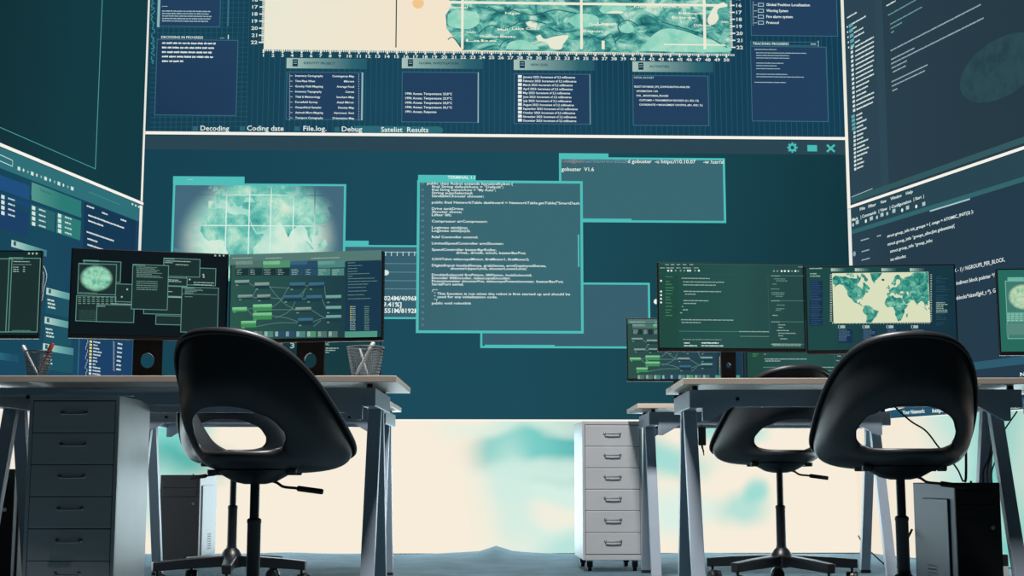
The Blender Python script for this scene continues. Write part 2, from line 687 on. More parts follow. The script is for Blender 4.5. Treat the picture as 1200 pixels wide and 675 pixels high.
def wall(name, loc, rz, x0, x1):
    b = MB()
    b.box(x0, x1, 0.05, 0.17, 0, TOPZ, WALL)
    o = b.build(name)
    o.location, o.rotation_euler = loc, (0, 0, rz)
    return struct(o)


wall('wall_back', (LX, LY, 0), BA, 0.0, BW)
wall('wall_left', (LX, LY, 0), LA, -LEN, 0.0)
wall('wall_right', (RX, RY, 0), RA, 0.0, LEN)


def panel(label, loc, rz, x0, x1, z0, z1, m):
    """one row of the video wall: slim cabinet with a lit face"""
    root = thing('video_wall_screen', label, 'screen', (loc[0], loc[1], z0), rz, 'video wall screens')
    s = Surf(root, 0.0)
    b = MB()
    b.box(x0 + .001, x1 - .001, 0.002, 0.045, 0.001, z1 - z0 - .001, BEZEL)
    b.build('cabinet', root)
    g = s.part('display_face').at(0)
    g.lrect(x0, 0.0, x1, z1 - z0, m)
    g.build()
    return root, s, x0, x1, z1 - z0


tmp = bpy.data.objects.new('tmp', None)
tmp.location, tmp.rotation_euler = (LX, LY, 0), (0, 0, BA)
tb = Surf(tmp)
ZB1 = tb.pix(575, 491)[1]
ZB2 = tb.pix(580, 161)[1]
tmp.rotation_euler = (0, 0, LA)
tl = Surf(tmp)
ZL2 = (tl.pix(0, 172)[1] + tl.pix(160, 238)[1]) / 2
tmp.location, tmp.rotation_euler = (RX, RY, 0), (0, 0, RA)
tr = Surf(tmp)
ZR2 = (tr.pix(1200, 175)[1] + tr.pix(1000, 244)[1]) / 2
ZR1 = tr.pix(1090, 487)[1]
ZL1 = ZR1
bpy.data.objects.remove(tmp)
print('rows', ZB1, ZB2, ZL2, ZR2, ZR1, 'corner', LX, LY, RX, RY, BW)

# ================================================================== back wall, top row: survey map
NAVY = glow_ramp('navy_chart', [(0, '173f52'), (0.5, '1a465b'), (1, '153d54')], (1, 0, .4), .5, 1.2, length=BW)
rt, s, x0, x1, H = panel('top screen of the back video wall, showing a survey map with rulers', (LX, LY), BA, 0, BW, ZB2, TOPZ, NAVY)
g = s.part('grid_pattern').at(1)
GRID = glow('22586a')
for k in range(1, 130):
    u = 176 + k * 6.3
    if u < 984:
        x = s.pix(u, 100)[0]
        g.lrect(x, 0.02, x + 0.0035, H, GRID)
for k in range(28):
    g.line(176, 155 - k * 5.8, 290, 154 - k * 5.8, .6, GRID)
g.build()
CREAM = 'e9e6cf'
g = s.part('survey_map').at(2)
mx0, mz0 = s.pix(309, 58)
mx1 = s.pix(856, 62)[0]
g.lrect(mx0, mz0, mx1, H, glow_ramp('map_ocean', [(0, 'dfe9d0'), (.5, 'ece6d2'), (1, 'f3e4cc')], (1, 0, 0), .5, 2, sample=True, length=1.6))
coast = [(527, -60), (526, 0), (529, 5), (526, 12), (522, 18), (523, 25), (523, 33), (530, 42), (538, 52), (542, 59)]
g.at(3)
SAT = glow_noise('satellite', [(.34, '1a535b'), (.43, '32807f'), (.5, '4fa499'), (.57, '83c4b4'), (.66, 'c6e2cf')], 7.5, 14, 1.0, (1, 1, 1.6))
g.poly([s.pix(*p) for p in coast] + [(mx1, mz0), (mx1, s.pix(856, -60)[1])], SAT)
g.at(4)
PALE = glow_noise('pale_plain', [(.3, '6fc3b0'), (.5, '96d6c0'), (.7, 'b5e2cc')], 9, 8, .4)
SAND = glow('e6e8d2')


def patch(pts, m):
    P = [Vector(p) for p in spline([(p[0], p[1], 0) for p in pts + [pts[0]]], 5)]
    g.poly([s.pix(p.x, p.y) for p in P[:-1]], m)


patch([(525, 17), (533, 12), (548, 13), (560, 16), (561, 27), (550, 34), (535, 33), (525, 29)], PALE)
patch([(592, 58), (597, 50), (612, 47), (624, 52), (630, 58)], PALE)
patch([(750, 60), (762, 44), (778, 34), (800, 36), (822, 44), (848, 52), (850, 61)], PALE)
patch([(702, 12), (710, 4), (728, 4), (734, 10), (726, 15), (708, 16)], PALE)
patch([(664, 24), (680, 16), (700, 20), (698, 30), (676, 32)], PALE)
g.at(5)
patch([(616, 27), (621, 25), (624, 28), (629, 27), (628, 33), (623, 32), (619, 31)], SAND)
patch([(628, 43), (633, 41), (638, 46), (650, 43), (666, 42), (660, 52), (657, 58), (646, 57), (640, 50), (631, 48)], SAND)
patch([(725, 33), (732, 28), (740, 29), (743, 35), (738, 39), (729, 38)], PALE)
patch([(829, 22), (833, 14), (838, 7), (848, 3), (850, 7), (843, 10), (840, 14), (842, 22), (836, 29), (830, 28)], SAND)
patch([(710, 15), (720, 13), (730, 14), (728, 16), (714, 16)], SAND)
DK = glow('1d6066')
for P in ([(520, 52), (530, 44), (541, 57)], [(720, 50), (727, 42), (724, 30), (735, 24), (748, 30)], [(775, 26), (800, 33), (825, 41), (845, 52), (852, 56)],
          [(560, 40), (575, 30), (592, 34), (615, 24), (640, 28)], [(600, 12), (625, 18), (650, 12), (675, 16)], [(690, 40), (705, 46), (716, 40), (722, 52)],
          [(572, 8), (590, 16), (604, 9)], [(645, 34), (660, 38), (676, 36)], [(585, 56), (590, 49), (598, 46)]):
    g.path([(p.x, p.y) for p in spline([(a, b, 0) for a, b in P], 6)][3 if P[0][0] == 520 else 0:], 1.1, DK)
g.build()
g = s.part('map_grid_lines').at(7)
LC = glow('ecead6')
for u, w in ((541.7, 3), (681.5, 3), (826, 3.4)):
    x, z = s.pix(u, 58)
    g.lrect(x - w * .0025, z, x + w * .0025, H, LC)
x, z = s.pix(464, 56)
g.lrect(x - .0035, z, x + .0035, s.pix(464, 0)[1], glow('2a4a4a'))
a, b = s.pix(525, 3), s.pix(852, 5.5)
g.lrect(a[0], a[1] - .008, b[0], a[1] + .008, LC)
z = s.pix(832, 53)[1]
g.lrect(s.pix(778, 53)[0], z - .004, s.pix(850, 53)[0], z + .004, LC)
g.lrect(s.pix(705, 56)[0], s.pix(705, 58)[1], s.pix(708.5, 56)[0], s.pix(705, 48)[1], LC)
g.disc(490, 4, 6.5, glow('f0c78e'))
for t_, u, v, w in (('Senegal', 528, 10, 20), ('Niger', 592, 17, 18), ('Mali', 583, 36, 12), ('Lake Chad', 600, 35, 32), ('Conakry', 546, 39, 12), ('Guinea-Bissau', 562, 44, 42), ('Labe', 546, 49, 36), ('Ouagadougou', 690, 30, 28),
                    ('Benin', 682, 38, 24), ('Khartoum North Area', 743, 9, 66), ('Ethiopia', 795, 17, 30), ('Eritrea', 787, 22, 28), ('Djibouti', 813, 31, 20), ('Lagos', 700, 29, 22), ('Aden', 845, 27, 8)):
    g.text(t_, u, v, u + w, h=2.6, m=LC, bold=.02)
g.build()
g = s.part('map_ruler').at(6)
RUL = glow('dfe8dc')
x0r, x1r = s.pix(309, 58)[0], s.pix(851, 62)[0]
zb = mz0
st = (x1r - x0r) / 49
for i in range(50):
    x = x0r + st * i
    g.lrect(x - .005, zb - .022, x + .005, zb, RUL)
    for k in range(1, 5):
        g.lrect(x + st * k / 5 - .003, zb - .012, x + st * k / 5 + .003, zb, RUL)
    n = str(i + 1)
    v_, f_ = text_mesh(n, .02)
    lo, hi = min(p[0] for p in v_), max(p[0] for p in v_)
    kx = .024 / CAP
    g.mb.add([(x + (p[0] - (lo + hi) / 2) * kx, g.y(), zb - .045 + p[1] * .0175 / CAP) for p in v_], f_, RUL)
g.build()
zr = s.pix(309, 50)[1]
dz = (s.pix(309, 8.5)[1] - zr) / 5
for sgn, xx in ((-1, mx0), (1, mx1)):
    g = s.part('map_ruler').at(6)
    for i in range(20):
        z = zr + dz * i
        if z > H - .02:
            break
        g.lrect(min(xx, xx + sgn * .03), z - .004, max(xx, xx + sgn * .03), z + .004, RUL)
        for k in range(1, 5):
            g.lrect(min(xx, xx + sgn * .014), z + dz * k / 5 - .0025, max(xx, xx + sgn * .014), z + dz * k / 5 + .0025, RUL)
        v_, f_ = text_mesh(str(22 - i), .02)
        lo, hi = min(p[0] for p in v_), max(p[0] for p in v_)
        g.mb.add([(xx + sgn * .056 + (p[0] - (lo + hi) / 2) * .027 / CAP, g.y(), z - .01 + p[1] * .02 / CAP) for p in v_], f_, RUL)
    g.build()
HEAD = glow_ramp('panel_header', [(0, 'a9c3b8'), (.25, '7fa3a0'), (.7, '2f6470'), (1, '1d4c5f')], (1, 0, 0), 0, 1, sample=False, length=.55)
BOX = glow_ramp('panel_box', [(0, '1b3652'), (1, '23405f')], (1, 0, 1), .6, 3, sample=False)
EDGE = glow('8fb6bb')
EDGE2 = glow('3a6f80')
heads = [(336, 68, 425, 141, 'IDENTITY PROJECT'), (471, 68, 561, 144, 'GLOBAL INVESTIGATION'), (602, 70, 692, 146, 'NEW LEVEL'), (741, 72, 831, 148, 'ACTIVITIES')]
listL = ['Inventory Cartography', 'Time-Place When', 'Gravity Field Mapping', 'Inventory Topography', 'Tidal & Meteorology', 'Forcefield Survey', 'Geopolitical Sampler', 'Azimuth Micro-Mapping', 'Transport Cartography']
listR = ['Contingency Map', 'Mirrors', 'Average Food', 'Curves', 'Isochart Map', 'Axial Mirror', 'Density Map', 'Aeronaut. Sect', 'Orientation Map']
months = ['January', 'February', 'March', 'April', 'May', 'June', 'July', 'August', 'September', 'October', 'November', 'December']
for k, (u0, v0, u1, v1, ttl) in enumerate(heads):
    p = s.part('data_window').at(2)
    x, z = s.pix(u0, v0)
    xe, ze = s.pix(u1 + 5, v0 + 13)
    # header strip coloured along its own length: its own mesh object, sat at the strip's left end
    p.frame(u0, v0 + 16, u1, v1, .8, EDGE2, BOX)
    p.at(3)
    p.rect(u1 - 1.2, v0 + 17, u1, v1, EDGE)
    p.rect(u0 + 7, v0 + 1.5, u0 + 13, v0 + 10, glow('17384a'))
    p.at(3.5)
    p.rect(u0 + 8, v0 + 3.4, u0 + 12, v0 + 4.2, EDGE)
    p.rect(u0 + 8, v0 + 6, u0 + 12, v0 + 6.8, EDGE)
    p.text(ttl, u0 + 20, v0 + 7.3, u0 + 20 + len(ttl) * 2.3, h=2.6, m=glow('1c4a56'), bold=.02)
    if k == 0:
        for i in range(9):
            v = v0 + 22 + i * 6.15
            p.text(listL[i], u0 + 10, v, u0 + 10 + len(listL[i]) * 1.55, h=2.2, m=TXT, bold=.02)
            p.text(listR[i], u0 + 85 - 6 - len(listR[i]) * 1.7, v + .4, u0 + 79, h=2.2, m=TXT, bold=.02)
            for q in range(3):
                p.rect(u0 + 3, v - 3 + q * 2, u0 + 4, v - 2.2 + q * 2, TXT2)
                p.rect(u1 - 5, v - 3 + q * 2, u1 - 4, v - 2.2 + q * 2, TXT2)
            p.rect(u0 + 4, v - 1.3, u0 + 7, v - .6, TXT2)
    elif k == 1:
        for i in range(5):
            t_ = ['1990: Access. Temperature: 23,8°C', '1990: Access. Temperature: 23,9°C', '1990: Access. Temperature: 24,0°C', '1990: Access. Temperature: 24,1°C', '1991: Access. Response'][i]
            p.text(t_, u0 + 4, v0 + 43 + i * 5.3, u0 + 4 + len(t_) * 1.66, h=2.5, m=TXT, bold=.02)
    elif k == 2:
        for i in range(12):
            t_ = months[i] + ' 2023: Increment of 3,2 millimetres'
            v = v0 + 21.5 + i * 4.65
            p.text(t_, u0 + 11, v, u0 + 11 + len(t_) * 1.45, h=2.4, m=TXT, bold=.02)
            p.rect(u0 + 5, v - 3.4, u0 + 9.5, v, TXT)
    else:
        for i, (dx, t_) in enumerate([(0, 'INITIAL DATASET'), (0, ''), (0, 'SELECT DATABASE_OPS_CONFIGURATION ANALYSIS'), (3, 'INFORMATION = ON'), (3, 'FOR _ MONITORING_PROCESS'), (6, 'CUSTOMER = TRANSMISSION RECORDS (A1, B23, C2)'), (6, 'COORDINATES = MANAGEMENT CONTROL (BR1, 4D21, 5L)')]):
            if t_:
                p.text(t_, u0 + 2 + dx, v0 + 20 + i * 5.3, u0 + 2 + dx + len(t_) * 1.55, h=2.0, m=TXT if i else TXT2, bold=.02)
    ob = p.build()
    h = s.part('window_header', ob).at(2)
    zz = sorted((z, ze))
    h.mb.add([(0, h.y(), 0), (xe - x, h.y(), 0), (xe - x, h.y(), zz[1] - zz[0]), (0, h.y(), zz[1] - zz[0])], [(0, 1, 2, 3)], HEAD)
    h.build().location = (x, 0, zz[0])
# side windows of the chart
p = s.part('text_window').at(2)
p.frame(186, -40, 258, 32, .8, EDGE2, BOX)
p.at(3)
p.rect(186, -20, 187, 32, EDGE)
p.rect(267, -5, 268, 31, EDGE2)
p.words(190, 7.5, 197, h=1, m=TXT2)
for i in range(5):
    p.words(190, 13 + i * 2.9, 190 + [57, 56, 58, 57, 54][i], h=1.5, m=TXT2)
p.build()
p = s.part('decoding_window').at(2)
p.frame(184, 46, 277, 136, .8, EDGE2, BOX)
p.at(3)
p.text('DECODING IN PROGRESS', 189, 45, 238, h=2.8, m=TXT, bold=.01)
p.text('...', 258, 45, 263, h=3, m=TXT)
p.rect(267.2, 41, 268, 46, TXT)
for i, w in enumerate((63, 61, 60, 60, 25)):
    p.words(190, 50.5 + i * 5.3, 190 + w, h=2.3, m=TXT, gap=.4, wl=4)
p.build()
p = s.part('alarm_window').at(2)
p.frame(878, -40, 982, 43, .8, EDGE2, BOX)
p.at(3)
for i, t_ in enumerate(('Global Position Localization', 'Warning System', 'Fire alarm system', 'Protocol')):
    v = 7 + i * 7
    p.text(t_, 898, v, 898 + len(t_) * 1.82, h=3, m=TXT, bold=.02)
    p.frame(888, v - 3.5, 895, v + 1, .8, TXT2)
    for q in range(5):
        p.rect(882, v - 5 + q * 1.5, 883, v - 4.3 + q * 1.5, TXT2)
    p.rect(883.5, v - 1.4, 887, v - .7, TXT2)
p.build()
p = s.part('tracking_window').at(2)
p.frame(879, 54, 971, 143, .8, EDGE2, BOX)
p.at(3)
p.frame(879, 48.5, 959, 54, .7, EDGE2)
p.text('TRACKING PROGRESS', 882, 52.6, 924, h=2.8, m=TXT, bold=.01)
p.rect(950, 51.4, 956, 52.2, TXT)
p.rect(958.4, 48, 959.3, 54.5, TXT)
for v, a, b in ((58, 884, 910), (62, 886, 945), (65, 886, 925), (68, 886, 925), (74, 886, 918), (77, 886, 911), (80.5, 886, 914), (87, 886, 923), (90, 886, 942), (96.5, 884, 921)):
    p.words(a, v, b, h=1.1, m=TXT2, gap=.2, wl=9)
p.build()
TAB = glow('2f6574')
p = s.part('tab_bar').at(2)
xx, zz = s.pix(500, 157)
xa, za = s.pix(415, 147.5)
hh = (za - zz) / 2
arc = [(xx + 4 * hh * .7 + hh * 1.5 * math.cos(a), zz + hh + hh * math.sin(a)) for a in [(-PI / 2 + PI * i / 10) for i in range(11)]]
p.poly([(xa, zz)] + arc + [(xa, za)], glow('2c6b76'))
bar_ = p.build()
for t_, a, b, v, k in (('Decoding', 235, 268.5, 153, 226), ('Coding date', 289.5, 332.5, 153, 281), ('File.log.', 355.5, 382.5, 153.3, 345), ('Debug', 400.5, 424.5, 154, 392), ('Satelist  Results', 446.5, 502, 154.6, 438)):
    p = s.part('tab', bar_).at(3)
    p.text(t_, a, v, b, h=5.6, m=TXT, bold=.012)
    p.rect(k, v - 5, k + 6, v + .5, TAB)
    p.build()
p = s.part('side_graph').at(3)
random.seed(11)
SG = glow('3f8f96')
for k in range(9):
    pts, u, v = [], 177, -6 + k * 9
    for q in range(8):
        pts.append((177 + random.random() * 4.5, v + q * 1.3))
    p.path(pts, .9, SG)
p.build()
p = s.part('white_edge').at(8)
p.lrect(0, 0, BW, .018, WHITE)
p.build()

# ================================================================== back wall, middle row: terminal windows
TEAL = glow_ramp('teal_desktop', [(0, '164252'), (.3, '1a4a5b'), (.55, '1b4b59'), (.75, '17434e'), (1, '11343c')], (1, 0, -.12), .12, .7, length=BW)
rm, s, x0, x1, H = panel('middle screen of the back video wall, showing overlapping terminal windows', (LX, LY), BA, 0, BW, ZB1, ZB2 - .002, TEAL)
p = s.part('title_bar').at(1)
z0 = s.pix(700, 179)[1]
p.lrect(0, z0, BW, H, glow('2b4653'))
p.at(2)
IC = glow('47bcb4')
p.disc(928.5, 173, 4.6, IC, 24)
for k in range(8):
    a = PI / 4 * k
    p.line(928.5 + 3 * math.cos(a), 173 + 3 * math.sin(a), 928.5 + 6 * math.cos(a), 173 + 6 * math.sin(a), 2.2, IC)
p.at(3)
p.disc(928.5, 173, 2.2, glow('2b4653'), 16)
p.at(2)
p.rect(946, 170, 957.5, 177.5, IC)
p.line(969, 169.8, 978, 178, 2.4, IC)
p.line(969, 178, 978, 169.8, 2.4, IC)
p.build()
WB = glow('4fbdb9')
WF = glow_ramp('window_grey', [(0, '38586a'), (1, '3a6872')], (1, 0, 0), .8, 1.5, sample=False, length=2)
WF2 = glow('375f6d')
SHADE = glow('365a6c')
# globe map window
p = s.part('globe_window').at(2)
cx, cz = s.pix(302, 282)
k = p.px(300, 280)
BG = '44697c'
msk = (cx, cz, 102 * k, 90 * k)
p.frame(203, 214.5, 404, 330, 2.6, WB, glow(BG))
p.rect(203, 206.5, 286.5, 216, WB)
p.at(3)
sea = glow_noise('globe_sea', [(.3, '74c8ba'), (.5, 'a8dccd'), (.62, 'cfead9'), (.75, 'e6e8d6')], 2.6, 4, 0, mask=msk, bg=BG, lo=.05, hi=.42)
p.rect(206, 217, 401, 327, sea)
lnd = glow_noise('globe_land', [(.3, '3a8f8c'), (.45, '62bcae'), (.58, 'a5dcc8'), (.7, 'dbe8d2')], 7, 8, .3, mask=msk, bg=BG, lo=.0, hi=.3)
p.s = s
world_map(p, (206, 217, 401, 327), 253, 287, 1.08, lnd, sea, 4)
p.at(6)
GL = glow_noise('globe_grid', [(.4, 'cfeee2'), (.6, 'd8f0e4')], 2, 2, mask=msk, bg=BG, lo=.1, hi=.45)
for u in (264.7, 291.7, 317, 343.5, 368.4):
    x_ = p.s.pix(u, 270)[0]
    p.lrect(x_ - .0035, p.s.pix(u, 327)[1], x_ + .0035, p.s.pix(u, 219)[1], GL)
for v in (228.8, 264.7, 300):
    z_ = p.s.pix(300, v)[1]
    p.lrect(p.s.pix(225, v)[0], z_ - .003, p.s.pix(382, v)[0], z_ + .003, GL)
p.at(7)
p.words(220, 210.5, 227, h=1.2, m=TXT2)
p.build()
# usage window behind
p = s.part('usage_window').at(1.5)
p.frame(398, 287, 500, 374, 2.2, WB, WF2)
p.rect(398, 282, 432, 288, WB)
p.at(2.2)
p.rect(430, 295, 492, 296, glow('b6d2d2'))
for i in range(10):
    u = 431 + i * 6.8
    p.rect(u, 295, u + 1, 300, glow('b6d2d2'))
RL = glow('6f9aa6')
for v in (309, 319, 329, 338.5):
    p.rect(446, v - .4, 492, v + .4, RL)
p.at(2.6)
p.disc(452, 319.6, 3.8, glow('d3e6e2'), 20, 3.2)
p.text('1024M/4096M', 447.5, 352, 491, h=5, m=TXT, bold=.025)
p.text('[9.41%]', 446.5, 359.3, 470.5, h=5, m=TXT, bold=.025)
p.text('2551M/8192M', 446.5, 366.6, 491, h=5, m=TXT, bold=.025)
p.build()
# search window top right
p = s.part('search_window').at(1.5)
p.frame(655, 184, 851, 261.5, 2.6, WB, WF)
p.rect(655, 179.5, 713, 186, WB)
p.at(2.2)
p.rect(668, 256, 740, 259, WB)
p.text('root@kali:/usr/share/wordlists#', 658, 190.4, 735, h=4, m=glow('6f93a5'), bold=.01)
p.text('root@kali', 658, 190.4, 684, h=4, m=glow('8f6f6c'), bold=.012)
p.text('d gobuster  -u https://10.10.07     -w /usr/sl', 735.5, 191, 848, h=4, m=glow('eaf3ee'), bold=.012)
p.text('gobuster  V1.6', 658, 200.3, 696, h=4.2, m=glow('eaf3ee'), bold=.012)
p.build()
# window behind lower right
p = s.part('empty_window').at(1.2)
p.frame(563, 330.5, 762.5, 408.5, 2.4, WB, WF2)
p.at(1.7)
p.rect(568, 404, 650, 406, WB)
p.disc(769, 353.5, 3, glow('e8f2ee'), 18)
p.build()
# main code window
p = s.part('code_window').at(4)
p.frame(489, 211, 684, 391, 3, WB, WF)
p.rect(490, 205, 557.5, 212.5, WB)
p.at(5.2)
p.text('TERMINAL 1.1', 524.5, 209.6, 556.5, h=3.4, m=glow('dff5ef'), bold=.015)
p.rect(677, 275, 679, 313, WB)
CODE = glow('d9ebe8')
DIMN = glow('5f96a2')
code = ['public class Robot extends IterativeRobot {', '   final String defaultAuto = "Default";', '   final String customAuto = "My Auto";', '   String autoSelected;', '   SendableChooser chooser;', '',
        '   public final NetworkTable dashboard = NetworkTable.getTable("SmartDash', '', '   Drive tankDrive;', '   Shooter shoot;', '   Lifter lift;', '', '   Compressor airCompressor;', '', '   Logimax stickJoy;', '   Logimax stickJoy2;', '',
        '   Rdaf Controller control;', '', '   LimitedSpeedController armShooter;', '', '   SpeedController beaterBarRoller,', '                driveL, driveR, winch, beaterBarPos;', '', '   CANTalon telescopeMotor, fireMotor1, fireMotor2;', '',
        '   DigitalInput loadedSense, grabSense, armDeployedSense,', '             shooterUpperLimit, shooterLowerLimit;', '', '   DoubleSolenoid firePiston, liftPiston, lockSolenoid;', '   Encoder liftEncoder, telescopeEncoder;', '   Potentiometer shooterPot, telescopePotentiometer, beaterBarPot;',
        '   SerialPort serial;', '', '   /**', '     * This function is run when the robot is first started up and should be', '     * used for any initialization code.', '     */', '   public void robotInit']
ext = {0: 601, 1: 590, 2: 581, 3: 554, 4: 567, 6: 679, 8: 543, 9: 541, 10: 529, 12: 571, 14: 548, 15: 551, 17: 560, 19: 590, 21: 582, 22: 616, 24: 620, 26: 640, 27: 617, 29: 623, 30: 598, 31: 660, 32: 543, 35: 668, 36: 583, 38: 552}
v0, dv = 216.4, 3.69
for i, ln in enumerate(code):
    if not ln:
        continue
    n = len(ln) - len(ln.lstrip())
    u = 500.5 + (5.5 if n else 0) + max(0, n - 3) * (2.2 if n > 5 else 1.2)
    p.text(ln.strip(), u, v0 + dv * i, ext.get(i), h=2.75, m=CODE, bold=.018, wide=1.5)
for i in range(24):
    p.text(str(54 + i), 493.5, 216.4 + i * 7.2, 497, h=2.2, m=DIMN, bold=.01)
p.build()
p = s.part('corner_edge').at(8)
xa = s.pix(164, 300)[0]
p.build() if False else None

# ================================================================== back wall, bottom row: soft bright picture
def blobs(srf, L):
    out = []
    for (u, v, ru, rv, col, a) in L:
        x, z = srf.pix(u, v)
        xa = srf.pix(u + ru, v)[0]
        k_ = abs(srf.pix(u, v + 1)[1] - z)
        out.append((x, z, abs(xa - x) * 1.5, rv * k_ * 1.5, col, a))
    return out


class _F:
    pass


rb = thing('x', 'x', 'x', (LX, LY, .004), BA)
sb = Surf(rb)
BR = glow_blobs('bright_floor_row', 'f7edda', blobs(sb, [
    (640, 570, 70, 90, 'd5efe4', 1), (665, 525, 95, 34, '5fb9b6', 1), (610, 522, 45, 26, '7cd0c8', .9), (600, 500, 80, 10, 'dff0e2', .8), (650, 600, 60, 14, 'f3eedd', .9), (640, 548, 70, 14, 'd8f0e4', .8),
    (668, 640, 40, 22, 'b9e4dc', 1), (600, 575, 24, 60, 'cfece2', .8), (200, 505, 40, 60, '7fd4cb', 1), (210, 540, 50, 24, '4fb0a8', .9), (190, 580, 30, 40, 'bfe6dc', .9),
    (780, 540, 50, 22, '9bdcd4', .9), (790, 600, 44, 26, 'd9f0e6', .9), (850, 500, 40, 14, '8fd8d0', .9), (865, 600, 34, 22, 'a9dfd6', .85), (880, 582, 18, 14, '8ed9d2', .8), (875, 512, 26, 12, 'b6e6dc', .9)]), strength=1.0)
bpy.data.objects.remove(rb)
rbm, s, x0, x1, H = panel('bottom screen of the back video wall, glowing cream with aqua patches', (LX, LY), BA, 0, BW, .004, ZB1 - .002, BR)
p = s.part('white_edge').at(2)
p.lrect(0, H - .012, BW, H, WHITE)
p.build()

# ================================================================== left wall
LDK = glow_ramp('dark_teal', [(0, '0f2d33'), (.4, '102f36'), (.75, '133b43'), (1, '123a44')], (1, 0, .0), .15, .6, bias=1.0, length=3.0)
rl, s, x0, x1, H = panel('upper screen of the left video wall, almost empty dark teal with a thin outlined corner', (LX, LY), LA, -LEN, 0, ZL2 + .002, TOPZ, LDK)
p = s.part('outline').at(1)
xr, zb = s.pix(112, 198.5)
TH_ = glow('4f9a94')
p.lrect(-LEN, zb, xr, zb + .004, TH_)
p.lrect(xr - .008, zb, xr, H, TH_)
p.build()
p = s.part('white_edge').at(3)
p.lrect(-LEN, 0, 0, .017, WHITE)
xw = s.pix(167.5, 150)[0]
p.lrect(xw, .02, -.01, H, glow_ramp('corner_strip', [(0, 'f3efe4'), (.6, 'dfe3dc'), (1, '9fbcbc')], (0, 0, 1), .0, 1, sample=False, length=2))
p.build()
DASH = glow_ramp('dashboard_blue', [(0, '144056'), (.5, '17485c'), (1, '1b3f60')], (1, 0, 0), .5, 1.5, bias=1, length=2.2)
rl2, s, x0, x1, H = panel('middle screen of the left video wall, showing a blue dashboard of lists', (LX, LY), LA, -LEN, 0, ZL1 + .002, ZL2, DASH)
p = s.part('tool_bar').at(1)
zt = s.pix(0, 197)[1]
p.lrect(-LEN, zt, 0, H - .0, glow('2f6f78'))
p.at(2)
W2 = glow('cfe3dd')
p.path([(-30, 168), (14.5, 188), (14.5, 195), (-30, 176)], .9, W2)
for i in range(13):
    u, v = 22 + i * 5.2, 197.5 + i * 1.95
    if i % 3 == 1:
        p.disc(u, v, 1.9, W2, 12)
    elif i % 3 == 0:
        upright(p, u - 1.6, v - 2.6, u + 1.6, 4.2, W2)
    else:
        p.disc(u, v, 1.7, glow('8fb9b8'), 10)
for u, v in ((155, 238.8), (158.8, 240.5), (162.5, 242)):
    upright(p, u - .9, v - 1, u + .9, 2.2, W2)
p.line(104, 225, 141, 240, .7, glow('4a8f96'))
p.build()


GRNH = glow_ramp('green_header', [(0, 'a9cdbd'), (.35, '6fae9f'), (1, '2c7a75')], (1, 0, 0), .1, 2, sample=False, bias=1.95, length=.95)
BLUH = glow('1f4f80')
p = s.part('dashboard_tables').at(2)
upright(p, -40, 190, 36, 18, BLUH)
upright(p, -40, 212, 36, 6, glow('1a4573'))
upright(p, 37, 213.5, 96, 16, GRNH)
upright(p, 37, 228, 96, 6.5, GRNH)
upright(p, -40, 224, 34, 31, glow('1b3f66'))
upright(p, 36, 239, 65, 24, glow('27616a'))
upright(p, 66.5, 249, 95, 24, glow('2d7a76'))
upright(p, 0, 229, 2, 0, W2)
p.at(3)
for (u, v, m) in [(1, 228 + i * 6.3, W2) for i in range(4)] + [(37, 241 + i * 6.2, W2) for i in range(4)] + [(67.5, 250 + i * 6.0, W2) for i in range(4)]:
    upright(p, u, v, u + 4, 4.4, m)
    p.words(u + 8, v + 4.2, u + 16, v + 7, h=2.3, m=W2)
p.text('Title bar', 46, 223.5, 60, 229, h=3, m=glow('2c6a68'), bold=.02)
p.build()
p = s.part('text_panel').at(2)
upright(p, 99, 236.5, 160, 150, glow('163853'))
p.at(3)
for (a, v, b, v2) in ((101, 241, 110, 244), (119, 249, 126, 251), (141, 257, 148, 259), (103, 252, 145, 266), (103, 258.5, 121, 264.5), (101, 271.5, 133, 282), (102, 279.5, 114, 283), (102, 286.5, 121, 292)):
    p.words(a, v, b, v2, h=2.2, m=TXT, gap=.15)
p.build()
HB = glow_ramp('strip_header', [(0, 'b7d5cb'), (.3, '6faaa8'), (.7, '2f6f86'), (1, '1e5068')], (1, 0, 0), 0, 1, sample=False, length=.5)
strips = [(13, 281, 55, 8, 'b'), (54, 337, 82, 8, 'g'), (52, 371, 84, 8, 'g'), (50, 402, 86, 8.5, 'g'), (-60, 404, 22, 9, 'b')]
for (u, v, ue, hh_, kd) in strips:
    p = s.part('list_box').at(2)
    body = glow('1d5262') if kd == 'g' else glow('194660')
    upright(p, u, v + hh_, ue, 22, body)
    p.at(3.4)
    for i in range(3):
        vv = v + hh_ + 6 + i * 4.2
        p.words(u + 1 + i * .3, vv, u + 9 + i, vv + .8, h=2.4, m=W2)
    upright(p, u + 2.4, v + 1.5, u + 5.4, hh_ * .62, glow('2c5a62'))
    ob = p.build()
    hd = s.part('box_header', ob).at(3)
    xa, za = s.pix(u, v)
    xb = s.pix(ue, v)[0]
    kk = hh_ * hd.px(u, v)
    hd.mb.add([(0, hd.y(), -kk), (xb - xa, hd.y(), -kk), (xb - xa, hd.y(), 0), (0, hd.y(), 0)], [(0, 1, 2, 3)], HB)
    hd.build().location = (xa, 0, za)
p = s.part('file_tree').at(2)
upright(p, 92, 396, 155.5, 60, glow('1b3f66'))
p.at(2.5)
x_, z_ = s.pix(155.5, 400)
p.lrect(x_, 0, x_ + .04, H * .5, glow('3c7383'))
x_ = s.pix(92, 400)[0]
p.lrect(x_, 0, x_ + .008, H * .5, glow('3c7383'))
p.at(3)
YEL = glow('e6dc7e')
